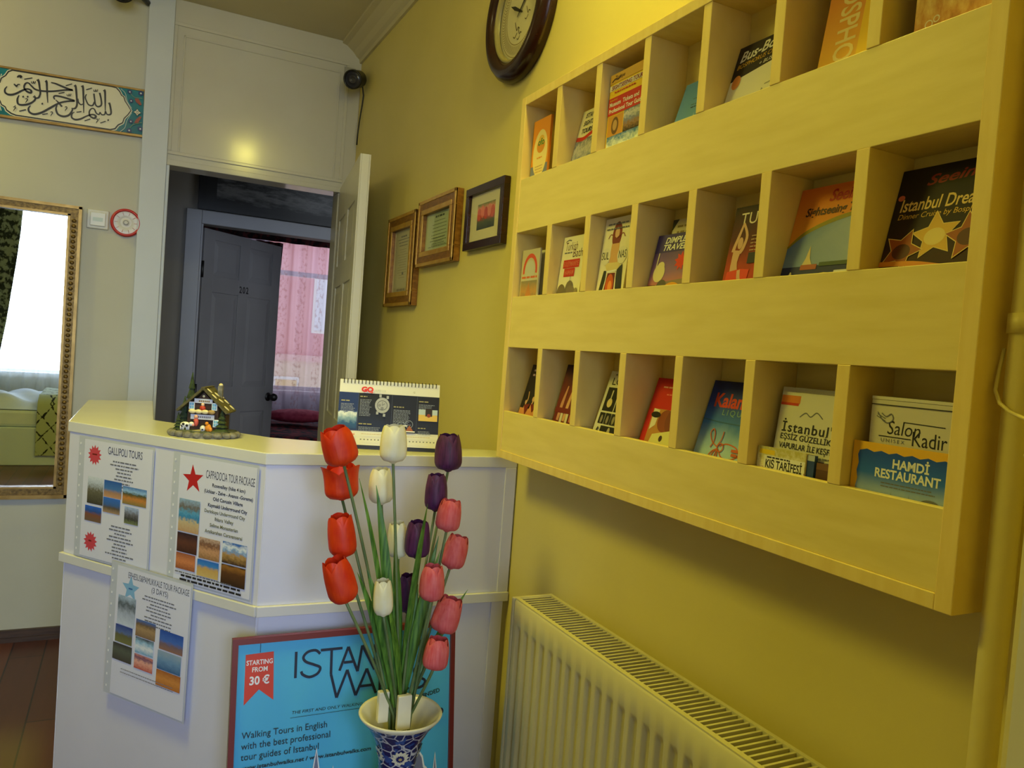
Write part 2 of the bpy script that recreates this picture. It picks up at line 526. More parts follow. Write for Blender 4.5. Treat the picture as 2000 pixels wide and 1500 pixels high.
def window(n, opening, axis, mat, label, mull=1, depth=0.06):
    """opening: (a0, z0, a1, z1) along x or y at the given offset"""
    a0, z0, a1, z1, off = opening
    def bx(m, p0, q0, p1, q1, d0, d1, mt):
        if axis == 'x':
            m.box(p0, off + d0, q0, p1, off + d1, q1, mt)
        else:
            m.box(off + d0, p0, q0, off + d1, p1, q1, mt)
    root = MB(); t = 0.05
    bx(root, a0, z0, a1, z0 + t, -depth / 2, depth / 2, mat); bx(root, a0, z1 - t, a1, z1, -depth / 2, depth / 2, mat)
    bx(root, a0, z0 + t, a0 + t, z1 - t, -depth / 2, depth / 2, mat); bx(root, a1 - t, z0 + t, a1, z1 - t, -depth / 2, depth / 2, mat)
    for i in range(mull):
        c = a0 + (a1 - a0) * (i + 1) / (mull + 1)
        bx(root, c - 0.03, z0 + t, c + 0.03, z1 - t, -depth / 2, depth / 2, mat)
    zt = z0 + (z1 - z0) * 0.74
    if mull: bx(root, a0 + t, zt - 0.025, a1 - t, zt + 0.025, -depth / 2 + 0.002, depth / 2 - 0.002, mat)
    o = struct(root.build('window_%d' % n), label, 'window')
    g = MB(); bx(g, a0 + t, z0 + t, a1 - t, z1 - t, -0.003, 0.003, M_GLASS)
    g.build('pane', o)
    return o


FRAMEW = flat(232, 232, 230, 0.35)
window(1, (0.25, 0.82, 1.75, 2.5, 8.38), 'x', FRAMEW, 'white framed bedroom window behind the sheer curtain', mull=1)
window(2, (-2.75, 0.75, -1.15, 2.6, -2.25), 'x', FRAMEW, 'bright white window seen only in the mirror', mull=0)
window(3, (-1.08, 0.15, -0.36, 2.45, -2.25), 'x', FRAMEW, 'tall glazed entrance behind the viewer lighting the desk', mull=0)

# corridor and bedroom beyond the doorway
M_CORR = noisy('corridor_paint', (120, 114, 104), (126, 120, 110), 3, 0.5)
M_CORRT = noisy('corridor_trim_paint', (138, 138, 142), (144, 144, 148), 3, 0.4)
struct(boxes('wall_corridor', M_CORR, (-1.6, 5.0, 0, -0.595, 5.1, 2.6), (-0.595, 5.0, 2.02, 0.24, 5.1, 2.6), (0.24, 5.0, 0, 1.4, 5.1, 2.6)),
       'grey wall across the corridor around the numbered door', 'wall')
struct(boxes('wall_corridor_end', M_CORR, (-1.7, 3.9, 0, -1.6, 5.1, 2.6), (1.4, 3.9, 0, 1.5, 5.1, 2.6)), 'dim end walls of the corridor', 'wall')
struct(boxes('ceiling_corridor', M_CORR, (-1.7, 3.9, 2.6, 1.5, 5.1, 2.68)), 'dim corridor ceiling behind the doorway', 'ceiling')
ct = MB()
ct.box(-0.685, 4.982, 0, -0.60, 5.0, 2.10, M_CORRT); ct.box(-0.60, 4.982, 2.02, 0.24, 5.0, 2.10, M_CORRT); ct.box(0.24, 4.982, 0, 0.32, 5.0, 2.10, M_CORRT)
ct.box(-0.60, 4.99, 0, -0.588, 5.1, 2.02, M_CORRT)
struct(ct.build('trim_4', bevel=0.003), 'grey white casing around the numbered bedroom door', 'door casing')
M_ROOM = noisy('bedroom_paint', (200, 190, 190), (206, 197, 197), 3, 0.6)
struct(boxes('wall_bedroom', M_ROOM, (-1.6, 8.3, 0, 0.25, 8.42, 2.7), (1.75, 8.3, 0, 2.0, 8.42, 2.7), (0.25, 8.3, 0, 1.75, 8.42, 0.82), (0.25, 8.3, 2.5, 1.75, 8.42, 2.7),
             (-1.7, 5.1, 0, -1.6, 8.42, 2.7), (1.95, 5.1, 0, 2.05, 8.42, 2.7)), 'bedroom walls around the far window', 'wall')
struct(boxes('ceiling_bedroom', M_ROOM, (-1.7, 5.1, 2.7, 2.05, 8.42, 2.8)), 'bedroom ceiling beyond the numbered door', 'ceiling')
struct(boxes('trim_5', FRAMEW, (0.2, 8.18, 0.80, 1.8, 8.3, 0.83)), 'white bedroom window sill behind the sheer curtain', 'window sill')


def panel_door(w, h, t, M, mat, rows, cols=((0.12, 0.44), (0.56, 0.88))):
    m = MB()
    m.box(0, -t / 2 + 0.006, 0, w, t / 2 - 0.006, h, mat, M=M)
    zs = [0.0] + [z for r in rows for z in r] + [h]
    # stiles and rails stand proud of the sunk ground, raised fields inside
    xs = [0, cols[0][0] * w, cols[0][1] * w, cols[1][0] * w, cols[1][1] * w, w]
    for sgn in (-1, 1):
        y0, y1 = (t / 2 - 0.006, t / 2) if sgn > 0 else (-t / 2, -t / 2 + 0.006)
        for a, b in ((xs[0], xs[1]), (xs[2], xs[3]), (xs[4], xs[5])):
            m.box(a, y0, 0, b, y1, h, mat, M=M)
        for i in range(0, len(zs), 2):
            for a, b in ((xs[1], xs[2]), (xs[3], xs[4])):
                m.box(a, y0, zs[i], b, y1, zs[i + 1], mat, M=M)
        for r in rows:
            for a, b in ((xs[1], xs[2]), (xs[3], xs[4])):
                g = 0.035
                if r[1] - r[0] > 0.1:
                    yo = t / 2 - 0.001 if sgn > 0 else -t / 2 + 0.001; yi = t / 2 - 0.006 if sgn > 0 else -t / 2 + 0.006
                    A = [(a + 0.008, r[0] + 0.008), (b - 0.008, r[0] + 0.008), (b - 0.008, r[1] - 0.008), (a + 0.008, r[1] - 0.008)]
                    B = [(a + g, r[0] + g), (b - g, r[0] + g), (b - g, r[1] - g), (a + g, r[1] - g)]
                    v = [(p[0], yi, p[1]) for p in A] + [(p[0], yo, p[1]) for p in B]
                    m.add(v, [(4, 5, 6, 7)] + [(i, (i + 1) % 4, 4 + (i + 1) % 4, 4 + i) for i in range(4)], mat, M=M)
    return m


ROWS = ((0.20, 0.86), (1.03, 1.62), (1.72, 1.94))
# the near door, folded back along the yellow wall
a = Vector((-0.070, 3.793, 0)); b = Vector((-0.182, 3.0, 0)); u = (b - a).normalized()
Md = Matrix(((u.x, -u.y, 0, a.x), (u.y, u.x, 0, a.y), (0, 0, 1, 0.01), (0, 0, 0, 1))) @ Matrix.Translation((0, 0.022, 0))
dm = panel_door(0.80, 2.105, 0.042, Md, M_DOORW, ROWS)
d1 = struct(dm.build('door_1', bevel=0.0015), 'white panelled door opened back against the yellow wall', 'door')
hm = MB()
for z in (0.25, 1.05, 1.85):
    hm.tube([Md @ Vector((0.0, 0.024, z - 0.04)), Md @ Vector((0.0, 0.024, z + 0.04))], 0.006, flat(120, 118, 110, 0.4, 0.8), 8)
hm.build('hinge', d1)
km = MB()
for sg in (-1, 1):
    km.tube([Md @ Vector((0.73, sg * 0.021, 0.98)), Md @ Vector((0.73, sg * 0.05, 0.98))], 0.011, M_BLACK, 10)
    km.ball(Md @ Vector((0.73, sg * 0.062, 0.98)), 0.024, M_BLACK)
km.build('door_knob', d1)

# the numbered bedroom door, standing half open
a = Vector((-0.588, 5.06, 0)); b = Vector((-0.046, 5.57, 0)); u = (b - a).normalized()
Md2 = Matrix(((u.x, -u.y, 0, a.x), (u.y, u.x, 0, a.y), (0, 0, 1, 0.005), (0, 0, 0, 1)))
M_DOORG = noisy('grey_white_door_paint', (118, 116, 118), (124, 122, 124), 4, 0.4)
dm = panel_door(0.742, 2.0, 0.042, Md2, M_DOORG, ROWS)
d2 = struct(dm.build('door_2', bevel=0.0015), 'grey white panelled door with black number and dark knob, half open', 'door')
nm = Sheet(Md2 @ Matrix(((1, 0, 0, 0.335), (0, 0, -1, -0.0212), (0, 1, 0, 1.64), (0, 0, 0, 1))), 0.001, 0.001, 0.0005, M_BLACK)
nm.text('202', 0, 0, 0.042, M_BLACK, w=0.088, bold=0.02, spacing=1.25)
nm.build('door_number', d2)
km = MB()
for sg in (-1, 1):
    km.tube([Md2 @ Vector((0.69, sg * 0.021, 0.955)), Md2 @ Vector((0.69, sg * 0.06, 0.955))], 0.012, M_BLACK, 10)
    km.ball(Md2 @ Vector((0.69, sg * 0.07, 0.955)), 0.027, M_BLACK)
    km.tube([Md2 @ Vector((0.69, sg * 0.021, 0.955)), Md2 @ Vector((0.69, sg * 0.025, 0.955))], 0.03, M_BLACK, 16)
km.build('door_knob', d2)
hm = MB()
for z in (0.25, 1.0, 1.75):
    hm.tube([Md2 @ Vector((-0.004, -0.022, z - 0.05)), Md2 @ Vector((-0.004, -0.022, z + 0.05))], 0.008, M_BLACK, 8)
hm.build('hinge', d2)

# ------------------------------------------------------------ the brochure rack
RK = thing('brochure_rack', 'long wall rack of pale wood with three rows of brochure pockets', 'brochure rack', (-0.05, 1.15, 1.112))
XF = -0.10
ZT = ((1.809, 1.993), (1.517, 1.677), (1.231, 1.391))     # opening of each row, bottom and top
DIV = (1.567, 1.400, 1.231, 1.062, 0.891, 0.719)
for y0, y1 in ((1.735, 1.757), (0.541, 0.563)):
    boxes('side_panel', M_MAPLE_EDGE, (XF, y0, 1.112, -0.001, y1, 2.014), parent=RK, bevel=0.0012)
boxes('top_panel', M_MAPLE_EDGE, (XF, 0.563, 1.993, -0.001, 1.735, 2.014), parent=RK, bevel=0.0012)
boxes('bottom_panel', M_MAPLE_EDGE, (XF, 0.563, 1.112, -0.001, 1.735, 1.132), parent=RK, bevel=0.0012)
boxes('back_panel', M_MAPLE, (-0.010, 0.563, 1.132, -0.001, 1.735, 1.993), parent=RK)
for z0, z1 in ((1.677, 1.809), (1.391, 1.517), (1.132, 1.231)):
    boxes('front_band', M_MAPLE, (XF + 0.002, 0.563, z0, XF + 0.016, 1.735, z1), parent=RK, bevel=0.001)
for (zb, zt) in ZT:
    boxes('shelf', M_MAPLE, (XF + 0.016, 0.563, zb - 0.085, -0.010, 1.735, zb - 0.070), parent=RK)
for z in (1.391, 1.677):
    boxes('pocket_roof', M_MAPLE, (XF + 0.016, 0.563, z, -0.010, 1.735, z + 0.014), parent=RK)
for (zb, zt) in ZT:
    for y in DIV:
        boxes('divider', M_MAPLE_EDGE, (XF + 0.001, y - 0.0105, zb, -0.010, y + 0.0105, zt), parent=RK, bevel=0.001)
        # lower part of the divider behind the band, down to the shelf
        boxes('divider_foot', M_MAPLE, (XF + 0.016, y - 0.0105, zb - 0.070, -0.010, y + 0.0105, zb), parent=RK)

GROUPS = {1: 'brochures in the top row of the rack', 2: 'brochures in the middle row of the rack', 3: 'brochures in the bottom row of the rack'}
EDGE_P = noisy('paper_edges', (200, 196, 184), (236, 232, 222), 200, 0.7, stretch=(40, 40, 1))


def leaflet(row, y, x0, ang, w, vis, t=0.004, body=PAPER, hid=0.066, u0=0.0):
    a = R(ang)
    M = frame((x0, y, ZT[row - 1][0]), (0, -1, 0), (math.sin(a), 0, math.cos(a)))
    s = Sheet(M, w, vis + hid, t, body, v0=-hid)
    s.base = M @ Vector((w / 2, -hid, 0)); s.row = row
    s.rect(0, -hid, w, vis, body)
    return s


def shelve(s, label, name='brochure', cat='brochure'):
    return tag(s.build(name, origin=s.base), label, cat, GROUPS[s.row])


C = flat
# photographs printed on the brochures
P_SEA = picture('print_sea_sky', ((0.0, (60, 80, 70)), (0.25, (60, 110, 160)), (0.5, (150, 190, 220)), (0.75, (225, 232, 236)), (1, (70, 120, 190))), 7, 0.7)
P_CITY = picture('print_city_dusk', ((0, (40, 34, 30)), (0.3, (150, 110, 80)), (0.55, (120, 130, 170)), (0.8, (205, 200, 205)), (1, (110, 120, 150))), 9, 0.8)
P_FIRE = picture('print_flame_brown', ((0, (40, 10, 6)), (0.35, (140, 40, 14)), (0.6, (225, 110, 30)), (1, (60, 20, 10))), 7, 0.9)
P_GOLDN = picture('print_gold_night', ((0, (40, 14, 6)), (0.35, (150, 90, 24)), (0.6, (240, 200, 90)), (1, (50, 26, 20))), 7, 0.9)
P_MAPOLD = picture('print_old_engraving', ((0, (90, 40, 20)), (0.3, (214, 150, 70)), (0.55, (246, 214, 130)), (0.8, (180, 90, 40)), (1, (120, 50, 24))), 8, 0.8)
P_DARK = picture('print_dark_stage', ((0, (8, 6, 10)), (0.5, (24, 16, 22)), (1, (40, 22, 30))), 4, 0.4)
P_SUNSET = picture('print_sunset', ((0, (200, 80, 40)), (0.3, (240, 140, 60)), (0.6, (150, 110, 160)), (1, (70, 60, 130))), 2, 0.15)
P_BLUE = picture('print_blue_water', ((0, (206, 226, 230)), (0.35, (180, 214, 240)), (0.6, (60, 120, 214)), (0.8, (34, 60, 160)), (1, (20, 28, 90))), 3, 0.2)
P_ORANGE = picture('print_orange_fade', ((0, (240, 206, 60)), (0.5, (240, 170, 50)), (1, (230, 120, 40))), 2, 0.15)
P_STONE = picture('print_grey_domes', ((0, (70, 60, 50)), (0.5, (130, 116, 96)), (1, (60, 50, 44))), 10, 0.7)
P_MAP = picture('print_street_map', ((0, (214, 196, 120)), (0.4, (236, 230, 200)), (0.55, (190, 90, 70)), (0.65, (240, 236, 214)), (1, (200, 190, 110))), 14, 0.9)
P_CREAM = picture('print_cream_sail', ((0, (200, 196, 170)), (0.4, (236, 234, 216)), (1, (244, 242, 230))), 3, 0.2)
RED = C(206, 44, 34, .62); YEL = C(248, 206, 40, .62); ORA = C(240, 150, 30, .62); NAVY = C(28, 30, 60, .62); SKIN = C(222, 176, 140, .5); DKRED = C(120, 26, 22, .62); CREAM = C(240, 232, 206, .62); WH = C(244, 244, 240, .62); BLK = C(20, 18, 20, .62)

# --- top row
s = leaflet(1, 1.722, -0.0805, 1.0, 0.085, 0.143, 0.006, ORA)
s.rect(0, -0.06, 0.085, 0.03, C(120, 128, 160, .62))
n_ = s.up(); s.fan([(0.0435 + 0.036 * math.cos(2 * PI * i / 28), 0.058 + 0.058 * math.sin(2 * PI * i / 28) ** 1 * (1.0 if True else 1)) for i in range(28)], (0.0435, 0.058), C(250, 226, 150, .62), n_)
s.disc(0.045, 0.076, 0.020, 0.017, C(232, 150, 40, .62)); s.disc(0.046, 0.090, 0.014, 0.012, C(240, 190, 70, .62)); s.text('ofo', 0.030, 0.078, 0.016, C(70, 130, 50, .62), w=0.032, bold=0.03)
s.lines(0.043, 0.046, 0.04, 0.003, ORA, 1); s.lines(0.043, 0.026, 0.05, 0.002, C(210, 170, 110), 4, 0.007)
shelve(s, 'orange and cream leaflet with a rounded panel, leftmost pocket of the top row')
s = leaflet(1, 1.634, -0.062, 3, 0.048, 0.139, 0.005, C(60, 24, 20))
s.rect(0, -0.06, 0.048, 0.139, P_FIRE); s.rect(0.04, -0.06, 0.048, 0.139, WH)
shelve(s, 'dark red leaflet half hidden behind the orange one at the top left')
s = leaflet(1, 1.555, -0.066, 12.2, 0.10, 0.138, 0.004, CREAM)
s.rect(0, -0.06, 0.10, 0.066, P_CITY); s.stroke([(0.0, 0.070), (0.03, 0.066), (0.06, 0.074), (0.10, 0.084)], 0.010, RED)
for i, w_ in enumerate(('ISTANBUL', 'SIGHTSEEING', 'TOURS')):
    s.text(w_, 0.016, 0.118 - 0.019 * i, 0.0115, C(40, 40, 70), w=(0.062, 0.078, 0.046)[i], bold=0.02, shear=0.25)
shelve(s, 'white leaflet with blue lettering above a red wave, second pocket, top row')
s = leaflet(1, 1.386, -0.079, 0.8, 0.128, 0.159, 0.006, YEL)
s.rect(0.003, -0.06, 0.128, 0.030, P_SEA); s.rect(0.003, 0.030, 0.058, 0.072, C(208, 146, 60, .62)); s.rect(0.060, 0.030, 0.128, 0.074, P_CITY)
s.disc(0.030, 0.050, 0.013, 0.018, C(110, 74, 40, .62)); s.disc(0.030, 0.051, 0.008, 0.011, C(190, 150, 100, .62))
s.rect(0.0, 0.074, 0.128, 0.110, RED); s.rect(0.0, 0.125, 0.128, 0.136, C(250, 244, 214, .62)); s.rect(0.0, 0.140, 0.128, 0.159, C(226, 176, 70, .62))
s.text('Museum  Tickets and', 0.005, 0.092, 0.0085, WH, w=0.104, bold=0.02); s.text('Professional Tour Guide', 0.005, 0.0785, 0.0085, WH, w=0.118, bold=0.02); s.text('Istanbul', 0.006, 0.103, 0.004, YEL, w=0.026)
s.text('SIGHTSEEING TOURS', 0.008, 0.1265, 0.0085, C(150, 40, 40), w=0.115, bold=0.015, shear=0.2); s.lines(0.02, 0.118, 0.09, 0.0025, RED, 1, align='l')
s.stroke([(0.008, 0.143), (0.018, 0.148), (0.03, 0.1455), (0.04, 0.151)], 0.0025, C(70, 30, 20)); s.text('Turkiye', 0.020, 0.146, 0.008, C(60, 30, 20), w=0.034, shear=0.35)
shelve(s, 'yellow and red leaflet with three photos, third pocket of the top row')
s = leaflet(1, 1.190, -0.060, 16.9, 0.105, 0.100, 0.004, C(120, 184, 206, .62))
s.rect(0, -0.06, 0.105, 0.100, picture('print_pale_blue', ((0, (190, 216, 240)), (0.25, (120, 176, 236)), (1, (90, 150, 226))), 5, 0.3)); s.disc(0.055, 0.094, 0.020, 0.008, C(60, 90, 130)); s.lines(0.055, 0.06, 0.05, 0.002, C(80, 120, 150), 2, 0.012); s.lines(0.05, 0.042, 0.035, 0.002, NAVY, 1)
for i in range(5):
    s.poly([(0.012 + 0.018 * i, -0.03), (0.019 + 0.018 * i, 0.006 + 0.012 * (i % 3)), (0.026 + 0.018 * i, -0.03)], C(220, 232, 214))
shelve(s, 'light blue leaflet lying low in the fourth pocket, top row')
s = leaflet(1, 1.0485, -0.063, 14.9, 0.140, 0.123, 0.006, WH)
s.rect(0, -0.06, 0.14, 0.076, P_CREAM); s.poly([(0, 0.058), (0.14, 0.080), (0.14, 0.123), (0, 0.123)], C(34, 22, 34, .62)); s.poly([(0, -0.06), (0.14, -0.06), (0.14, 0.008), (0.05, -0.018)], C(60, 54, 50, .62))
s.text('Bus-Boat', 0.010, 0.092, 0.019, WH, w=0.100, bold=0.02, shear=0.2, skew=0.10); s.text('BOSPHORUS CRUISE', 0.008, 0.079, 0.0085, C(236, 190, 60), w=0.104, shear=0.2, skew=0.10); s.text('+ BUS TOUR', 0.062, 0.072, 0.007, WH, w=0.06, shear=0.2, skew=0.10)
s.disc(0.016, 0.054, 0.010, 0.013, C(232, 150, 80)); s.stroke([(0.086, 0.0), (0.086, 0.022), (0.088, 0.022)], 0.0012, GREYINK); s.stroke([(0.078, 0.004), (0.104, 0.006)], 0.002, GREYINK); s.stroke([(0.09, 0.03), (0.104, 0.032)], 0.001, GREYINK)
shelve(s, 'white and black boat tour leaflet, fifth pocket of the top row')
s = leaflet(1, 0.839, -0.070, 8.7, 0.098, 0.172, 0.004, ORA)
s.rect(0, -0.06, 0.098, 0.172, P_ORANGE); s.rect(0.066, -0.06, 0.098, 0.172, YEL); s.text('BOSPHORUS', 0.026, 0.142, 0.034, C(250, 226, 150, .62), w=0.19, bold=0.015, rot=-90)
s.rect(0.0, 0.145, 0.098, 0.172, C(120, 90, 30, .62)); s.disc(0.09, 0.035, 0.006, 0.006, C(90, 110, 70))
shelve(s, 'orange leaflet with big sideways white lettering, sixth pocket, top row')
s = leaflet(1, 0.675, -0.079, 0.8, 0.108, 0.165, 0.005, C(210, 150, 80, .62))
s.rect(0, -0.06, 0.108, 0.165, P_MAPOLD)
s.ring(0.02, 0.012, 0.004, 0.0055, CREAM); s.ring(0.03, 0.016, 0.003, 0.0045, CREAM)
shelve(s, 'brown and gold engraved leaflet at the right end of the top row')

# --- middle row
for i in range(5):
    s = leaflet(2, 1.6335 - 0.0085 * i if False else 1.7285, -0.0745 + 0.009 * i, 1.0, 0.140 - 0.003 * i, 0.1165 - 0.002 * (i % 3), 0.007, EDGE_P if i else PAPER)
    if i == 0:
        s.w = 0.10
    if i:
        shelve(s, ('booklet directly behind the arch-fronted one in the leftmost middle pocket', 'third booklet back in the leftmost middle pocket', 'fourth booklet back in the leftmost middle pocket', 'rearmost booklet in the leftmost middle pocket')[i - 1], 'booklet', 'booklet')
    else:
        s = None
s = leaflet(2, 1.7285, -0.0815, 0.8, 0.092, 0.117, 0.004, C(206, 198, 176, .62))
s.rect(0, -0.06, 0.092, 0.117, picture('print_beige_wall', ((0, (190, 180, 150)), (0.5, (214, 204, 176)), (1, (200, 190, 160))), 5, 0.4)); s.ring(0.046, 0.064, 0.028, 0.037, C(222, 84, 60, .62), a0=-10, a1=190, asp=1.15); s.disc(0.046, 0.064, 0.026, 0.026, C(206, 206, 196, .62))
s.lines(0.046, 0.046, 0.08, 0.005, C(222, 110, 60), 1, fill=(0.95, 1)); s.rect(0.004, -0.002, 0.088, 0.040, picture('print_bath_hall', ((0, (150, 130, 100)), (0.4, (200, 150, 90)), (1, (150, 140, 110))), 6, 0.7)); s.rect(0, -0.03, 0.092, -0.003, WH)
s.poly([(0.03, 0.0), (0.046, 0.036), (0.062, 0.0)], C(200, 130, 70)); s.text('HAMAM', 0.008, -0.016, 0.012, GREYINK, w=0.07)
shelve(s, 'beige booklet with a red arch, leftmost pocket of the middle row', 'booklet', 'booklet')
s = leaflet(2, 1.5545, -0.0745, 4.9, 0.100, 0.134, 0.005, CREAM)
s.text('Turkish', 0.014, 0.102, 0.019, C(90, 50, 40), w=0.052, shear=0.1); s.text('Bath', 0.050, 0.085, 0.019, C(90, 50, 40), w=0.042, shear=0.1); s.lines(0.012, 0.095, 0.04, 0.003, GREYINK, 1, align='l'); s.stroke([(0.012, 0.122), (0.024, 0.126), (0.036, 0.124)], 0.0025, GREYINK)
s.rect(0.014, 0.061, 0.084, 0.080, RED); s.rect(0.022, 0.041, 0.068, 0.060, RED); s.text('SULEYMANIYE', 0.017, 0.065, 0.011, C(226, 120, 90), w=0.064, bold=0.02); s.text('HAMAM', 0.026, 0.045, 0.011, C(226, 120, 90), w=0.038, bold=0.02)
for u_, r_, v_ in ((0.02, 0.018, 0.004), (0.055, 0.017, 0.012), (0.06, 0.028, -0.012), (0.035, 0.012, 0.0)):
    s.disc(u_, v_, r_, r_ * 1.15, P_STONE if False else C(104 + int(r_ * 900), 92 + int(r_ * 800), 76 + int(r_ * 700)))
s.stroke([(0.055, 0.030), (0.055, 0.042)], 0.0012, INK, smooth=False); s.rect(0, -0.06, 0.085, -0.004, C(110, 98, 82)); s.disc(0.086, 0.002, 0.007, 0.012, C(150, 136, 110))
shelve(s, 'cream leaflet with red block and grey domes, second pocket, middle row')
s = leaflet(2, 1.386, -0.0745, 5.1, 0.100, 0.155, 0.004, CREAM)
s.disc(0.05, 0.118, 0.017, 0.028, C(130, 50, 40)); s.disc(0.05, 0.122, 0.008, 0.012, SKIN); s.poly([(0.036, 0.10), (0.064, 0.10), (0.066, 0.045), (0.034, 0.045)], C(222, 170, 110)); s.poly([(0.02, 0.06), (0.082, 0.06), (0.07, 0.044), (0.03, 0.044)], C(226, 206, 140))
for u_ in (0.020, 0.080):
    s.stroke([(u_, 0.112), (u_ + (0.05 - u_) * 0.3, 0.12), (0.05, 0.11)], 0.002, C(140, 60, 40)); s.disc(u_, 0.074, 0.017, 0.018, C(232, 226, 206))
s.text('SUL', 0.006, 0.068, 0.016, INK, w=0.026); s.text('NAS', 0.068, 0.068, 0.016, INK, w=0.026); s.lines(0.05, 0.140, 0.08, 0.003, GREYINK, 2, 0.010)
s.poly([(0.0, -0.05), (0.022, 0.044), (0.03, 0.044), (0.030, -0.05)], C(40, 46, 40)); s.poly([(0.100, -0.05), (0.086, 0.055), (0.070, 0.044), (0.076, -0.05)], C(40, 46, 44)); s.poly([(0.014, -0.05), (0.036, 0.040), (0.068, 0.040), (0.080, -0.05)], CREAM)
s.fan([(0.022, -0.05), (0.038, 0.038), (0.066, 0.038), (0.072, -0.05)], (0.05, 0.0), C(110, 30, 20)); s.disc(0.05, 0.012, 0.014, 0.024, C(210, 90, 30)); s.disc(0.052, 0.010, 0.007, 0.012, C(240, 150, 60)); s.stroke([(0.034, 0.041), (0.07, 0.043)], 0.003, WH)
shelve(s, 'leaflet with a dancer in a dark flame skirt, third pocket, middle row')
s = leaflet(2, 1.192, -0.047, 5.5, 0.098, 0.134, 0.003, C(206, 196, 170, .62))
s.lines(0.015, 0.118, 0.05, 0.004, C(140, 120, 90), 3, 0.011, align='l', fill=(0.9, 1)); s.poly([(0, 0.134), (0.018, 0.134), (0, 0.112)], C(40, 40, 34))
shelve(s, 'tall beige leaflet standing behind the purple one, fourth pocket, middle row')
s = leaflet(2, 1.2165, -0.067, 10.9, 0.135, 0.106, 0.005, C(70, 60, 130, .62))
s.rect(0, -0.06, 0.135, 0.092, P_SUNSET); s.rect(0, 0.070, 0.135, 0.106, C(72, 60, 132, .62)); s.text('DIMPLE', 0.026, 0.088, 0.0115, WH, w=0.062, bold=0.02, shear=0.25); s.text('TRAVEL', 0.024, 0.074, 0.0115, WH, w=0.068, bold=0.02, shear=0.25)
s.star(0.086, 0.050, 0.019, C(226, 60, 40), k=9, inner=0.6); s.poly([(0, -0.06), (0.135, -0.06), (0.135, 0.018), (0.05, 0.012), (0, 0.0)], C(150, 130, 110)); s.disc(0.028, 0.030, 0.017, 0.018, C(232, 220, 170)); s.disc(0.030, 0.042, 0.011, 0.010, C(232, 220, 170)); s.stroke([(0.016, 0.03), (0.017, 0.07)], 0.003, C(230, 220, 190))
s.disc(0.075, -0.020, 0.034, 0.030, C(240, 170, 40)); s.disc(0.044, 0.004, 0.014, 0.012, C(96, 90, 84)); s.rect(0.0, -0.06, 0.026, 0.006, C(60, 44, 36)); s.disc(0.018, -0.012, 0.006, 0.012, C(206, 180, 140))
shelve(s, 'purple sunset leaflet with a white mosque, fourth pocket, middle row')
s = leaflet(2, 1.002, -0.0705, 8.7, 0.098, 0.129, 0.004, DKRED)
s.rect(0, -0.06, 0.10, 0.129, picture('print_red_stage', ((0, (150, 30, 16)), (0.4, (190, 60, 24)), (0.7, (90, 24, 24)), (1, (40, 16, 26))), 4, 0.3)); s.text('TURK', 0.016, 0.098, 0.020, C(236, 226, 206), w=0.076); s.text('NIGHT', 0.060, 0.086, 0.008, C(222, 90, 60), w=0.04)
s.stroke([(0.026, 0.10), (0.020, 0.080), (0.014, 0.062), (0.012, 0.052)], [0.004, 0.006, 0.007, 0.008], SKIN); s.stroke([(0.026, 0.10), (0.038, 0.078), (0.034, 0.058), (0.028, 0.05)], [0.004, 0.006, 0.007, 0.008], SKIN); s.disc(0.026, 0.066, 0.006, 0.010, SKIN); s.stroke([(0.022, 0.054), (0.020, 0.034), (0.022, 0.018)], [0.018, 0.014, 0.018], SKIN)
s.poly([(0.0, -0.05), (0.008, 0.018), (0.036, 0.022), (0.058, 0.02), (0.05, -0.05)], C(226, 62, 34)); s.stroke([(0.034, 0.02), (0.04, 0.0), (0.062, -0.01), (0.076, 0.0)], [0.007, 0.008, 0.007, 0.005], SKIN); s.disc(0.086, 0.0, 0.014, 0.016, C(226, 206, 130)); s.lines(0.05, 0.075, 0.035, 0.002, C(190, 150, 130), 5, 0.006, align='l'); s.rect(0.05, 0.03, 0.10, 0.048, C(30, 30, 50))
shelve(s, 'dark red leaflet with a dancer raising her arms, fifth pocket, middle row')
s = leaflet(2, 0.8795, -0.0655, 13.1, 0.143, 0.144, 0.005, ORA)
s.rect(0, -0.06, 0.143, 0.144, P_ORANGE); s.poly([(0.0, 0.05), (0.03, 0.072), (0.08, 0.088), (0.143, 0.098), (0.143, 0.018), (0, 0.018)], picture('print_blue_sky', ((0, (180, 196, 220)), (1, (90, 130, 190))), 3, 0.3)); s.rect(0, -0.06, 0.143, 0.018, C(44, 54, 110, .62))
s.stroke([(0.0, 0.05), (0.03, 0.072), (0.08, 0.088), (0.143, 0.098)], [0.003, 0.006, 0.007, 0.006], C(150, 140, 30)); s.text('Seeing', 0.058, 0.118, 0.018, C(190, 24, 30), w=0.062, bold=0.02, shear=0.3); s.text('Sightseeing Tours', 0.020, 0.098, 0.013, C(70, 30, 20), w=0.118, bold=0.02, shear=0.15)
s.poly([(0.036, 0.016), (0.042, 0.030), (0.046, 0.050), (0.050, 0.030), (0.058, 0.016)], C(226, 206, 160)); s.rect(0.036, 0.012, 0.066, 0.020, C(180, 90, 70)); s.disc(0.082, -0.012, 0.028, 0.018, C(226, 206, 110)); s.rect(0.07, 0.016, 0.143, 0.022, C(60, 84, 60)); s.disc(0.02, -0.01, 0.004, 0.02, C(226, 220, 180)); s.rect(0.10, 0.003, 0.13, 0.008, WH)
shelve(s, 'orange leaflet with a sea tower and blue sky, sixth pocket, middle row')
s = leaflet(2, 0.7075, -0.0645, 13.7, 0.142, 0.143, 0.006, C(26, 10, 16, .62))
s.rect(0, -0.06, 0.142, 0.143, picture('print_night_red', ((0, (20, 10, 20)), (0.35, (60, 20, 12)), (0.6, (40, 22, 26)), (1, (20, 8, 12))), 5, 0.4))
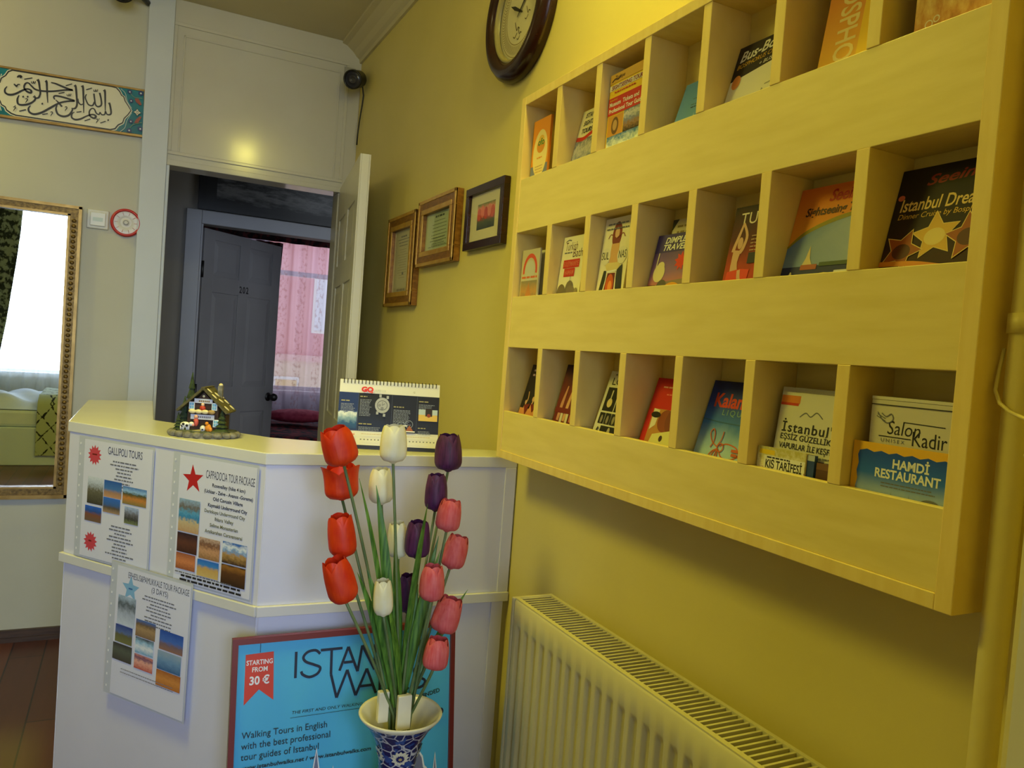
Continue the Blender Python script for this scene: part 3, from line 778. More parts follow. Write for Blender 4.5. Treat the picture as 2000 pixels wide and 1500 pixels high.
s.text('Seeing', 0.040, 0.116, 0.014, C(150, 26, 26), w=0.08, bold=0.02, shear=0.3, skew=0.06); s.text('Istanbul Dreams', 0.010, 0.083, 0.0175, C(246, 214, 130), w=0.122, bold=0.015, shear=0.1); s.text('Dinner Cruise by Bosphorus', 0.010, 0.072, 0.0075, C(240, 196, 80), w=0.122, shear=0.2); s.disc(0.008, 0.103, 0.005, 0.004, C(220, 110, 90))
for (u_, v_, r_, p_, q_) in ((0.070, 0.045, 0.034, P_GOLDN, 98), (0.028, 0.028, 0.031, P_FIRE, 70), (0.115, 0.040, 0.033, P_FIRE, 100)):
    s.star(u_, v_, r_, C(250, 220, 130), inner=0.5, rot=q_); s.star(u_, v_, r_ - 0.0025, C(236, 190, 80) if r_ > 0.0335 else C(170, 84, 26), inner=0.5, rot=q_); s.disc(u_, v_ - 0.002, r_ * 0.42, r_ * 0.34, C(250, 226, 140) if r_ > 0.0335 else C(90, 36, 20))
s.stroke([(0.0, 0.010), (0.05, 0.008), (0.10, 0.0), (0.142, -0.004)], [0.007, 0.007, 0.006, 0.006], C(240, 150, 40)); s.rect(0, -0.06, 0.142, -0.003, C(60, 34, 50))
shelve(s, 'black leaflet with gold lettering and three star pictures, middle row right end')

# --- bottom row
def dancer(s, u, v, h, c):
    s.poly([(u - 0.16 * h, v), (u - 0.05 * h, v + 0.5 * h), (u + 0.05 * h, v + 0.5 * h), (u + 0.18 * h, v)], c); s.disc(u, v + 0.64 * h, 0.05 * h, 0.07 * h, SKIN)
    s.stroke([(u, v + 0.5 * h), (u + 0.10 * h, v + 0.75 * h), (u + 0.04 * h, v + h)], 0.05 * h, SKIN)
s = leaflet(3, 1.7205, -0.063, 14.9, 0.100, 0.125, 0.004, BLK)
s.rect(0, -0.06, 0.10, 0.125, P_DARK); s.lines(0.016, 0.108, 0.05, 0.005, C(180, 150, 190), 2, 0.012, align='l', fill=(0.8, 1)); s.rect(0, -0.06, 0.10, 0.012, C(222, 150, 90))
for u_, h_ in ((0.022, 0.075), (0.056, 0.09), (0.082, 0.07)):
    dancer(s, u_, -0.02, h_, C(226, 150, 96))
s.poly([(0.02, 0.02), (0.034, -0.005), (0.048, 0.025)], DKRED); s.poly([(0.052, 0.024), (0.068, 0.004), (0.08, 0.026)], DKRED)
shelve(s, 'black leaflet with orange dancers, leftmost pocket of the bottom row')
s = leaflet(3, 1.541, -0.065, 13.0, 0.100, 0.132, 0.004, BLK)
s.rect(0, -0.06, 0.10, 0.132, picture('print_crimson_dance', ((0, (20, 12, 30)), (0.3, (110, 24, 24)), (0.6, (120, 40, 30)), (1, (30, 12, 34))), 5, 0.5))
for u_, c_ in ((0.018, C(210, 150, 120)), (0.044, C(226, 170, 130)), (0.072, C(206, 120, 90)), (0.09, C(222, 160, 120))):
    s.stroke([(u_, 0.0), (u_ + 0.004, 0.04), (u_ + 0.012, 0.082)], [0.010, 0.012, 0.004], c_)
for u_ in (0.028, 0.052, 0.078):
    s.rect(u_, -0.005, u_ + 0.010, 0.018, C(226, 216, 200))
s.rect(0.0, 0.018, 0.10, 0.030, DKRED)
shelve(s, 'dark crimson dance leaflet in the second pocket, bottom row')
s = leaflet(3, 1.376, -0.060, 16.7, 0.100, 0.128, 0.004, C(226, 222, 206, .62))
s.text('LOVE', 0.016, 0.098, 0.016, INK, w=0.07, bold=0.01); s.lines(0.02, 0.119, 0.05, 0.003, GREYINK, 1, align='l')
s.rect(0.010, 0.040, 0.050, 0.092, BLK); s.rect(0.053, 0.040, 0.096, 0.092, BLK); s.disc(0.030, 0.058, 0.009, 0.010, C(226, 206, 160)); s.stroke([(0.03, 0.064), (0.031, 0.086)], 0.004, C(206, 200, 190)); s.disc(0.074, 0.06, 0.010, 0.012, C(206, 190, 150))
for i in range(4):
    s.rect(0.010 + 0.022 * i, 0.012, 0.029 + 0.022 * i, 0.036, BLK); s.disc(0.020 + 0.022 * i, 0.022, 0.004, 0.009, C(150, 140, 124))
s.rect(0.028, -0.03, 0.096, 0.008, BLK); s.disc(0.06, -0.004, 0.005, 0.010, C(190, 180, 160)); s.stroke([(0.016, -0.004), (0.02, 0.004)], 0.004, INK)
shelve(s, 'cream leaflet of small black photos, third pocket, bottom row')
s = leaflet(3, 1.208, -0.061, 16.4, 0.105, 0.123, 0.007, C(206, 26, 22, .62))
s.rect(0, -0.06, 0.105, 0.123, C(206, 26, 22, .62)); s.lines(0.024, 0.104, 0.06, 0.003, C(240, 170, 150), 1, align='l'); s.lines(0.040, 0.090, 0.04, 0.0025, C(230, 120, 110), 1, align='l')
s.rect(0.016, -0.06, 0.105, 0.062, C(200, 140, 70)); s.disc(0.06, 0.04, 0.022, 0.022, C(150, 70, 36)); s.disc(0.082, 0.042, 0.022, 0.026, C(130, 60, 30)); s.poly([(0.018, 0.062), (0.036, 0.060), (0.034, 0.030), (0.020, 0.020)], CREAM); s.fan([(0.018, -0.05), (0.034, 0.012), (0.06, 0.018), (0.105, 0.028), (0.105, -0.05)], (0.06, -0.01), C(232, 226, 150)); s.disc(0.062, 0.006, 0.005, 0.006, C(60, 30, 20)); s.disc(0.028, 0.05, 0.014, 0.006, BLK)
shelve(s, 'red leaflet with a cream photo below, fourth pocket, bottom row')
s = leaflet(3, 1.048, -0.061, 15.9, 0.145, 0.128, 0.006, C(60, 110, 170, .62))
s.rect(0, -0.06, 0.145, 0.128, P_BLUE); s.text('Kalamar', 0.016, 0.082, 0.024, C(214, 60, 44), w=0.105, bold=0.03); s.text('LIQUEUR', 0.042, 0.068, 0.010, C(130, 170, 160), w=0.085, spacing=1.4); s.stroke([(0, 0.058), (0.05, 0.055), (0.145, 0.054)], 0.002, C(50, 100, 160))
CR = C(206, 100, 50, .62)
s.stroke([(0.0584, 0.014), (0.0740, 0.020), (0.0974, 0.016), (0.1068, 0.006)], 0.0022, CR); s.stroke([(0.0584, 0.008), (0.0709, -0.004), (0.0935, -0.004), (0.1068, 0.004)], 0.0022, CR); s.stroke([(0.1068, 0.006), (0.1068, 0.0)], 0.002, CR)
for i, dx in enumerate((0.0, 0.010, 0.022, 0.030)):
    s.stroke([(0.0568, 0.010), (0.0428 + dx * 0.5, 0.002), (0.0311 + dx, -0.020), (0.0241 + dx * 1.2, -0.040)], 0.0022, CR)
s.stroke([(0.0553, 0.012), (0.0397, 0.020), (0.0303, 0.034), (0.0350, 0.042), (0.0412, 0.034), (0.0428, 0.020), (0.0381, 0.010)], 0.002, CR); s.stroke([(0.0537, 0.014), (0.0600, 0.026), (0.0607, 0.040)], 0.002, CR); s.ring(0.062, 0.012, 0.006, 0.008, CR); s.lines(0.112, 0.008, 0.045, 0.005, CR, 2, 0.007, fill=(0.9, 1))
shelve(s, 'blue seafood leaflet with an orange squid drawing, fifth pocket, bottom row')
s = leaflet(3, 0.876, -0.0545, 6.5, 0.143, 0.124, 0.008, EDGE_P)
shelve(s, 'pale stack of folded maps behind the cream booklet, bottom row', 'folded_map', 'map')
s = leaflet(3, 0.8625, -0.0685, 7.0, 0.130, 0.117, 0.008, C(222, 218, 202, .62))
s.rect(0.0, 0.100, 0.036, 0.112, C(226, 130, 50)); s.rect(0.0, 0.097, 0.034, 0.101, C(206, 60, 40)); s.stroke([(0.040, 0.081), (0.05, 0.088), (0.06, 0.083), (0.07, 0.090), (0.082, 0.082)], 0.0016, GREYINK)
s.text("İstanbul'un", 0.010, 0.0575, 0.0145, INK, w=0.118, bold=0.012, spacing=1.15); s.text('EŞSİZ GÜZELLİKLERİ', 0.010, 0.0460, 0.0085, INK, w=0.118, bold=0.008); s.text('VAPURLAR İLE KEŞFEDİN', 0.010, 0.0325, 0.0085, INK, w=0.118, bold=0.008); s.lines(0.014, 0.0245, 0.10, 0.0022, GREYINK, 2, 0.0055, align='l', fill=(0.9, 1))
shelve(s, 'cream booklet with bold black lettering, sixth pocket, bottom row', 'booklet', 'booklet')
s = leaflet(3, 0.8775, -0.0815, 2.0, 0.093, 0.031, 0.006, C(220, 206, 150, .62))
s.rect(0, -0.06, 0.093, 0.031, P_MAP); s.rect(0.004, 0.020, 0.034, 0.027, C(240, 206, 40)); s.rect(0.014, -0.022, 0.092, 0.0185, C(238, 236, 230)); s.text('KIŞ TARİFESİ', 0.018, 0.0005, 0.0120, INK, w=0.070, bold=0.025); s.lines(0.02, 0.0150, 0.045, 0.0022, INK, 1, align='l', fill=(0.95, 1))
shelve(s, 'small white timetable with bold black lettering in front of the cream booklet', 'timetable', 'timetable')
s = leaflet(3, 0.784, -0.0790, 2.0, 0.013, 0.030, 0.006, C(40, 70, 140, .62))
s.rect(0, 0.022, 0.013, 0.030, C(190, 200, 214))
shelve(s, 'narrow blue card beside the white timetable, bottom row', 'card', 'card')
s = leaflet(3, 0.7690, -0.0765, 2.0, 0.030, 0.021, 0.006, C(90, 56, 36, .62))
s.rect(0, 0.012, 0.03, 0.021, C(120, 84, 50))
shelve(s, 'small brown card right of the narrow blue one, bottom row', 'card', 'card')
# card box behind the restaurant card
M = frame((-0.071, 0.692, ZT[2][0]), (0, -1, 0), (0, 0, 1))
bx_ = thing('card_box', 'cream business card box with thin handwriting, right end of bottom row', 'card box', (-0.05, 0.64, 1.1615), GROUPS[3])
s = Sheet(M, 0.118, 0.187, 0.030, C(222, 216, 200, .62), v0=-0.069)
s.text('Salon', 0.026, 0.075, 0.0175, INK, w=0.046, shear=0.12); s.text('Kadir', 0.062, 0.064, 0.0185, INK, w=0.046); s.stroke([(0.048, 0.092), (0.104, 0.091)], 0.0012, INK, smooth=False); s.stroke([(0.014, 0.0715), (0.060, 0.0715)], 0.0012, INK, smooth=False); s.text('UNISEX', 0.018, 0.0645, 0.0045, GREYINK, w=0.034, spacing=1.4)
s.stroke([(0.010, 0.102), (0.018, 0.092), (0.026, 0.089), (0.033, 0.094), (0.030, 0.101), (0.023, 0.097), (0.016, 0.101)], 0.0013, GREYINK); s.stroke([(0.009, 0.097), (0.022, 0.091)], 0.0012, GREYINK); s.stroke([(0.010, 0.0995), (0.022, 0.0945)], 0.0010, GREYINK); s.stroke([(0.0, 0.112), (0.118, 0.112)], 0.0012, INK, smooth=False)
s.build('carton', bx_)
lm = MB(); lm.box(-0.0712, 0.5735, 1.3495, -0.0405, 0.6925, 1.3535, C(226, 221, 206, .62)); lm.build('lid', bx_)
s = leaflet(3, 0.7065, -0.0815, 1.0, 0.140, 0.062, 0.001, C(246, 190, 50, .62))
s.rect(0, -0.06, 0.14, 0.062, C(246, 190, 50, .62)); 
n_ = s.up(); e = [(0.008 + 0.0022 * (i % 2), -0.06 + 0.0104 * i) for i in range(11)] + [(0.010 + 0.0108 * i, 0.050 + 0.0028 * (i % 2)) for i in range(13)] + [(0.14, -0.06)]
s.add([(p[0], p[1], n_) for p in e], [tuple(range(len(e)))], picture('print_restaurant_blue', ((0, (214, 216, 220)), (0.45, (180, 200, 236)), (0.72, (40, 110, 220)), (1, (14, 76, 190))), 3, 0.08), uvs=[[(p[0] / 0.14, (p[1] + 0.06) / 0.115) for p in e]], M=M if False else s.M)
s.text('HAMDİ', 0.060, 0.0335, 0.0112, WH, w=0.050, bold=0.03); s.text('RESTAURANT', 0.036, 0.0195, 0.0112, WH, w=0.090, bold=0.03); s.lines(0.046, 0.0125, 0.075, 0.0014, GREYINK, 2, 0.0042, align='l', fill=(0.9, 1)); 
for u_ in (0.06, 0.085):
    s.poly([(u_, -0.05), (u_ + 0.002, 0.006), (u_ + 0.004, -0.05)], GREYINK)
s.disc(0.115, -0.010, 0.018, 0.013, GREYINK)
shelve(s, 'blue restaurant card with scalloped yellow border, right end of bottom row', 'restaurant_card', 'card')

# ------------------------------------------------------------ reception counter
CT = thing('reception_counter', 'white angled reception counter with cream top and middle rail', 'reception counter', (-0.6, 2.1, 0))
FL = Vector((-1.088, 2.427)); MID = Vector((-0.65, 1.852)); FR = Vector((-0.003, 1.822))
m = MB(); m.prism([FL, MID, FR, (-0.003, 1.945), (-0.049, 1.965), (-0.458, 2.075), (-0.593, 2.145), (-0.873, 2.513), (-0.858, 3.178), (-1.07, 3.12)], 1.071, 1.10, M_MELA_TOP)
m.build('countertop', CT, bevel=0.002)
dw = (MID - FL).normalized(); nw = Vector((dw.y, -dw.x))      # along the wing; outwards to the viewer
if nw.y > 0: nw = -nw


def slab(name, p, q, z0, z1, off, th, mat, bevel=0.0015):
    """upright board from p to q, its face pushed out by off, th thick inwards"""
    p = Vector(p); q = Vector(q); d = (q - p).normalized(); n = Vector((d.y, -d.x))
    if n.y > 0: n = -n
    a, b, c, e = p + n * off, q + n * off, q + n * (off - th), p + n * (off - th)
    k = MB(); k.prism([a, b, c, e], z0, z1, mat)
    return k.build(name, CT, bevel=bevel)


slab('upper_panel', FL + dw * 0.003, MID, 0.735, 1.071, -0.003, 0.018, M_MELA)
slab('upper_panel', MID, FR, 0.735, 1.071, -0.003, 0.018, M_MELA)
slab('lower_panel', FL + dw * 0.005, MID, 0.0, 0.71, -0.006, 0.018, M_MELA)
slab('lower_panel', MID, FR - Vector((0.010, 0)), 0.0, 0.71, -0.006, 0.018, M_MELA)
slab('middle_rail', FL - dw * 0.004, MID, 0.71, 0.735, 0.006, 0.03, M_MELA_TOP)
slab('middle_rail', MID, FR, 0.71, 0.735, 0.006, 0.03, M_MELA_TOP)
slab('edge_strip', FR - Vector((0.032, -0.0015)), FR - Vector((0.001, 0)), 0.735, 1.071, 0.001, 0.006, M_MELA)
slab('edge_strip', FR - Vector((0.045, -0.002)), FR - Vector((0.011, -0.0005)), 0.0, 0.71, -0.002, 0.006, M_MELA)
m = MB(); m.prism([(-1.082, 2.44), (-1.064, 3.11), (-1.046, 3.11), (-1.064, 2.44)], 0, 1.071, M_MELA); m.build('end_panel', CT)
m = MB(); m.prism([(-0.893, 2.51), (-0.876, 3.16), (-0.866, 3.16), (-0.881, 2.51)], 0.1, 1.071, M_MELA); m.build('inner_panel', CT)

# --- tour sheets in clear sleeves taped to the wing
M_SLEEVE = glass('plastic_sleeve', (0.97, 0.97, 1.0), rough=0.15)
M_POLY = flat(196, 200, 212, 0.25)
wing0 = Vector((MID.x, MID.y)); dl = -dw


def wing(ul, z, off, rot=0.0):
    """u measured from the desk corner towards the left; the sheet's own u runs to the right"""
    p = wing0 + dl * ul + nw * off
    u = Vector((dw.x, dw.y, 0)); v = Vector((0, 0, 1))
    q = Matrix.Rotation(R(rot), 4, Vector((nw.x, nw.y, 0)))
    return frame((p.x, p.y, z), q @ u, q @ v)


PH = [
    picture('tour_grey_scrub', ((0, (60, 58, 46)), (0.5, (104, 100, 80)), (0.8, (190, 200, 214)), (1, (214, 220, 232))), 12, 0.6),
    picture('tour_bay', ((0, (200, 150, 110)), (0.3, (170, 130, 100)), (0.5, (70, 120, 180)), (1, (40, 90, 170))), 6, 0.25),
    picture('tour_graves', ((0, (130, 120, 70)), (0.35, (200, 130, 60)), (0.6, (70, 80, 50)), (0.75, (150, 190, 230)), (1, (70, 120, 190))), 9, 0.35),
    picture('tour_coast', ((0, (170, 140, 110)), (0.35, (90, 80, 70)), (0.55, (60, 100, 160)), (1, (50, 110, 200))), 6, 0.3),
    picture('tour_horse', ((0, (120, 130, 90)), (0.3, (60, 60, 60)), (0.6, (110, 110, 120)), (1, (170, 190, 230))), 7, 0.7),
    picture('tour_statue', ((0, (110, 90, 70)), (0.45, (130, 80, 60)), (0.65, (40, 80, 150)), (1, (40, 100, 210))), 4, 0.5),
    picture('tour_cave_blue', ((0, (190, 150, 110)), (0.3, (200, 180, 140)), (0.45, (50, 130, 180)), (0.6, (90, 160, 200)), (0.75, (110, 100, 90)), (1, (150, 180, 210))), 9, 0.5),
    picture('tour_cellar', ((0, (60, 30, 26)), (0.5, (96, 54, 40)), (1, (44, 26, 40))), 6, 0.5),
    picture('tour_valley', ((0, (150, 110, 70)), (0.4, (200, 150, 110)), (0.7, (120, 80, 60)), (1, (200, 170, 150))), 9, 0.8),
    picture('tour_sky_rock', ((0, (60, 40, 30)), (0.4, (180, 140, 80)), (0.6, (120, 160, 210)), (0.8, (230, 236, 244)), (1, (60, 110, 190))), 5, 0.8),
    picture('tour_orange_rock', ((0, (150, 84, 50)), (0.5, (210, 130, 80)), (1, (160, 90, 60))), 12, 0.7),
    picture('tour_castle', ((0, (210, 180, 110)), (0.5, (200, 160, 90)), (0.7, (60, 130, 200)), (1, (40, 110, 200))), 6, 0.5),
    picture('tour_dark_hall', ((0, (50, 30, 16)), (0.6, (90, 54, 24)), (0.9, (150, 100, 40)), (1, (60, 40, 20))), 4, 0.4),
    picture('tour_white_figure', ((0, (200, 210, 226)), (0.4, (170, 180, 200)), (0.7, (90, 100, 110)), (1, (170, 190, 214))), 5, 0.6),
    picture('tour_columns', ((0, (130, 104, 80)), (0.5, (170, 140, 100)), (0.75, (110, 90, 70)), (1, (70, 110, 180))), 10, 0.5),
    picture('tour_blue_sky', ((0, (150, 110, 90)), (0.3, (120, 100, 110)), (0.5, (70, 110, 190)), (1, (40, 80, 170))), 5, 0.4),
    picture('tour_green_field', ((0, (120, 120, 70)), (0.45, (100, 100, 70)), (0.6, (90, 110, 160)), (1, (50, 70, 140))), 6, 0.4),
    picture('tour_terrace', ((0, (120, 170, 210)), (0.4, (226, 232, 240)), (0.7, (150, 190, 220)), (1, (80, 90, 100))), 5, 0.7),
    picture('tour_pool', ((0, (60, 100, 150)), (0.5, (110, 150, 190)), (1, (150, 170, 190))), 4, 0.6),
    picture('tour_dark_lake', ((0, (70, 66, 60)), (0.6, (90, 96, 84)), (1, (60, 60, 60))), 5, 0.4),
    picture('tour_pink_bath', ((0, (190, 90, 80)), (0.5, (232, 170, 150)), (0.8, (120, 80, 110)), (1, (200, 130, 120))), 6, 0.8),
    picture('tour_ochre', ((0, (180, 110, 50)), (0.5, (210, 140, 70)), (1, (170, 100, 50))), 7, 0.6),
]
LILAC = flat(221, 222, 240, 0.35)
PINKR = flat(206, 70, 84, 0.5)


def sleeve(name, label, ul, z, w, h, off, rot, draw):
    M = wing(ul, z, off, rot)
    root = thing(name, label, 'tour sheet', M @ Vector((w / 2, 0, 0)), 'printed tour sheets in plastic sleeves on the counter')
    s = Sheet(M, w, h, 0.0006, M_POLY)
    for i in range(11):
        s.rect(0.006, 0.02 + i * (h - 0.04) / 10 - 0.003, 0.011, 0.02 + i * (h - 0.04) / 10 + 0.003, WHITE)
    s.build('plastic_sleeve', root)
    p = Sheet(M @ Matrix.Translation((0, 0, 0.0012)), w * 0.90, h * 0.965, 0.0002, LILAC, v0=h * 0.016, u0=w * 0.085)
    draw(p, lambda a, b: (w * (0.085 + 0.90 * a), h * (0.016 + 0.965 * b)))
    p.build('printed_sheet', root)
    return root


def pics(p, q, lst):
    for a, b, c, d, i in lst:
        p.rect(*q(a, b), *q(c, d), PH[i])


def sheet1(p, q):
    W = q(1, 0)[0] - q(0, 0)[0]
    for v in (0.875, 0.135):
        p.star(*q(0.16, v), W * 0.105, PINKR, k=13, inner=0.68); p.lines(*q(0.16, v), W * 0.08, 0.004, DKRED, 1)
    p.text('GALLIPOLI TOURS', *q(0.36, 0.905), 0.020, flat(70, 70, 96), w=W * 0.50)
    p.lines(*q(0.61, 0.845), W * 0.42, 0.0035, GREYINK, 9, 0.0092, fill=(0.3, 1)); p.lines(*q(0.60, 0.305), W * 0.42, 0.0035, GREYINK, 11, 0.0092, fill=(0.3, 1))
    pics(p, q, ((0.08, 0.46, 0.32, 0.69, 0), (0.33, 0.545, 0.59, 0.685, 1), (0.61, 0.52, 0.95, 0.665, 2), (0.33, 0.415, 0.58, 0.54, 3), (0.65, 0.36, 0.85, 0.50, 4), (0.06, 0.31, 0.31, 0.44, 5)))


def sheet2(p, q):
    W = q(1, 0)[0] - q(0, 0)[0]
    p.star(*q(0.19, 0.825), W * 0.145, flat(190, 34, 40, .5), inner=0.40, rot=95)
    p.text('CAPPADOCIA TOUR PACKAGE', *q(0.36, 0.855), 0.020, flat(60, 60, 84), w=W * 0.62)
    T = ('Rosevalley (hike 4 km)', '(Uchisar - Zelve - Avanos -Goreme)', 'Old Cavusin Village', 'Kaymakli Underground City')
    for i, t in enumerate(T):
        p.text(t, *q(0.66, 0.795 - 0.052 * i), 0.0085, INK, w=W * (0.42, 0.62, 0.38, 0.50)[i], bold=0.02, align='c')
    T = ('Derinkuyu Underground City', 'Ihlara Valley', 'Selime Monasterian', 'Agzikarahan Caravanserai')
    for i, t in enumerate(T):
        p.text(t, *q(0.63, 0.59 - 0.052 * i), 0.0085, flat(110, 112, 84), w=W * (0.52, 0.24, 0.36, 0.48)[i], bold=0.02, align='c')
    pics(p, q, ((0.03, 0.40, 0.31, 0.66, 6), (0.03, 0.235, 0.30, 0.39, 7), (0.33, 0.225, 0.60, 0.39, 8), (0.635, 0.235, 0.94, 0.40, 9), (0.03, 0.10, 0.29, 0.228, 10), (0.32, 0.085, 0.60, 0.215, 11), (0.635, 0.07, 0.94, 0.225, 12)))
    p.lines(*q(0.40, 0.070), W * 0.75, 0.003, GREYINK, 1, fill=(0.9, 1)); p.lines(*q(0.50, 0.045), W * 0.9, 0.005, INK, 2, 0.010, fill=(0.8, 1))


def sheet3(p, q):
    W = q(1, 0)[0] - q(0, 0)[0]
    p.star(*q(0.20, 0.845), W * 0.125, flat(130, 180, 220, .5), inner=0.45); p.lines(*q(0.20, 0.84), W * 0.08, 0.004, flat(60, 110, 170), 1)
    p.text('EPHESUS&PAMUKKALE TOUR PACKAGE', *q(0.16, 0.925), 0.016, flat(90, 92, 110), w=W * 0.82); p.text('(3 DAYS)', *q(0.60, 0.868), 0.014, flat(90, 92, 110), w=W * 0.22, align='c')
    p.lines(*q(0.60, 0.825), W * 0.5, 0.003, GREYINK, 9, 0.0088, fill=(0.3, 1))
    pics(p, q, ((0.04, 0.555, 0.29, 0.78, 13), (0.31, 0.51, 0.58, 0.64, 14), (0.64, 0.475, 0.95, 0.62, 15), (0.03, 0.415, 0.27, 0.55, 16), (0.32, 0.385, 0.57, 0.505, 17), (0.63, 0.325, 0.94, 0.465, 18), (0.01, 0.275, 0.28, 0.405, 19), (0.32, 0.265, 0.575, 0.375, 20), (0.63, 0.20, 0.95, 0.32, 21)))
    p.lines(*q(0.50, 0.215), W * 0.75, 0.002, flat(130, 130, 150), 2, 0.009, fill=(0.9, 1))


sleeve('tour_sheet', 'white printed sheet with two pink bursts, left end of the counter wing', 0.668, 0.738, 0.296, 0.328, 0.002, 0.3, sheet1)
sleeve('tour_sheet', 'white printed sheet with a red star, nearest the counter corner', 0.303, 0.742, 0.286, 0.326, 0.002, 0.0, sheet2)
sleeve('tour_sheet', 'white printed sheet with a pale blue star, hanging below the middle rail', 0.502, 0.404, 0.300, 0.352, 0.0125, -0.8, sheet3)

# --- blue walking tour poster leaning on the counter front
lean = math.atan2(0.10, 0.69)
M = frame((-0.708, 1.700, 0.002), (1, -0.012, 0), (0.012, math.sin(lean), math.cos(lean)))
PO = thing('tour_poster', 'blue walking tour poster in a dark red frame, leaning against the counter', 'poster', M @ Vector((0.27, 0, 0)))
SKYB = picture('poster_blue', ((0, (64, 168, 214)), (0.6, (74, 176, 222)), (1, (84, 184, 228))), 2, 0.1)
W_, H_ = 0.540, 0.688
s = Sheet(M, W_, H_, 0.010, flat(200, 196, 190))
s.rect(0.006, 0.006, W_ - 0.006, H_ - 0.006, SKYB)
DK = flat(26, 34, 58, .5); ORD = flat(214, 64, 40, .5)
s.stroke([(0.062, H_ - 0.014), (0.062, H_ - 0.036)], 0.0015, DK, smooth=False)
n_ = s.up(); s.add([(p[0], p[1], n_) for p in ((0.030, H_ - 0.038), (0.092, H_ - 0.036), (0.095, H_ - 0.145), (0.062, H_ - 0.118), (0.030, H_ - 0.150))], [(0, 3, 4), (0, 1, 3), (1, 2, 3)], ORD, M=s.M)
s.text('STARTING', 0.0615, H_ - 0.062, 0.0105, WHITE, w=0.058, bold=0.02, align='c'); s.text('FROM', 0.0625, H_ - 0.078, 0.0105, WHITE, w=0.034, bold=0.02, align='c'); s.text('30 €', 0.0625, H_ - 0.106, 0.018, WHITE, w=0.044, bold=0.03, align='c')
# thin display lettering drawn as strokes
lw = 0.0062; y0, y1 = H_ - 0.102, H_ - 0.042


def seg(*p, w=lw):
    for a_, b_ in zip(p[:-1], p[1:]):
        s.stroke((a_, b_), w, DK, smooth=False)


seg((0.143, y0), (0.143, y1))
s.stroke([(0.199, y1 - 0.010), (0.188, y1 - 0.001), (0.170, y1 - 0.003), (0.160, y1 - 0.014), (0.166, y1 - 0.025), (0.186, y1 - 0.034), (0.200, y0 + 0.018), (0.194, y0 + 0.005), (0.176, y0 - 0.001), (0.160, y0 + 0.006), (0.156, y0 + 0.014)], lw, DK)
seg((0.200, y1 - 0.002), (0.252, y1 - 0.002)); seg((0.226, y1), (0.226, y0), (0.241, y0 - 0.056), (0.265, y0 + 0.006), (0.287, y0 - 0.056), (0.313, y0 + 0.004), (0.337, y0 - 0.056)); seg((0.298, y0 - 0.036), (0.330, y0 - 0.036))
seg((0.246, y0 + 0.006), (0.266, y1), (0.290, y0), (0.300, y1), (0.332, y0), (0.332, y1)); seg((0.256, y0 + 0.024), (0.280, y0 + 0.024))
seg((0.348, y0), (0.348, y1)); s.stroke([(0.348, y1 - 0.003), (0.372, y1 - 0.006), (0.378, y1 - 0.016), (0.368, y1 - 0.028), (0.350, y1 - 0.031)], lw, DK); s.stroke([(0.350, y1 - 0.031), (0.376, y1 - 0.036), (0.384, y1 - 0.046), (0.374, y0 + 0.004), (0.348, y0 + 0.003)], lw, DK)
s.stroke([(0.394, y1), (0.394, y0 + 0.020), (0.400, y0 + 0.004), (0.414, y0 - 0.001), (0.428, y0 + 0.004), (0.434, y0 + 0.020), (0.434, y1)], lw, DK); seg((0.448, y1), (0.448, y0 + 0.002), (0.478, y0 + 0.002))
seg((0.346, y0 - 0.006), (0.346, y0 - 0.055), (0.374, y0 - 0.055)); seg((0.384, y0 - 0.004), (0.384, y0 - 0.056)); seg((0.418, y0 - 0.004), (0.386, y0 - 0.034), (0.420, y0 - 0.056))
s.stroke([(0.462, y0 - 0.012), (0.450, y0 - 0.004), (0.436, y0 - 0.008), (0.434, y0 - 0.018), (0.446, y0 - 0.030), (0.462, y0 - 0.040), (0.458, y0 - 0.052), (0.442, y0 - 0.056), (0.430, y0 - 0.048)], lw, DK)
s.text('THE FIRST AND ONLY WALKING TOUR COMPANY OF ISTANBUL', 0.138, H_ - 0.182, 0.0068, DK, w=0.33, shear=0.15); s.stroke([(0.134, H_ - 0.190), (0.40, H_ - 0.188)], 0.0008, DK, smooth=False)
for i, (t, w2) in enumerate((('Walking Tours in English', 0.192), ('with the best professional', 0.200), ('tour guides of Istanbul', 0.174))):
    s.text(t, 0.028, H_ - 0.222 - 0.0235 * i, 0.0145, DK, w=w2)
s.text('www.istanbulwalks.net / www.istanbulwalks.com', 0.028, H_ - 0.290, 0.0085, DK, w=0.30, bold=0.02, shear=0.05)
s.text('RECOMMENDED', 0.400, H_ - 0.196, 0.0095, DK, w=0.105, bold=0.02, rot=12); s.disc(0.492, H_ - 0.226, 0.013, 0.009, DK); s.disc(0.507, H_ - 0.222, 0.006, 0.008, DK); s.stroke([(0.478, H_ - 0.226), (0.486, H_ - 0.236), (0.498, H_ - 0.234)], 0.003, DK)
WO = flat(232, 236, 240, .5); MA = flat(120, 122, 150, .5)
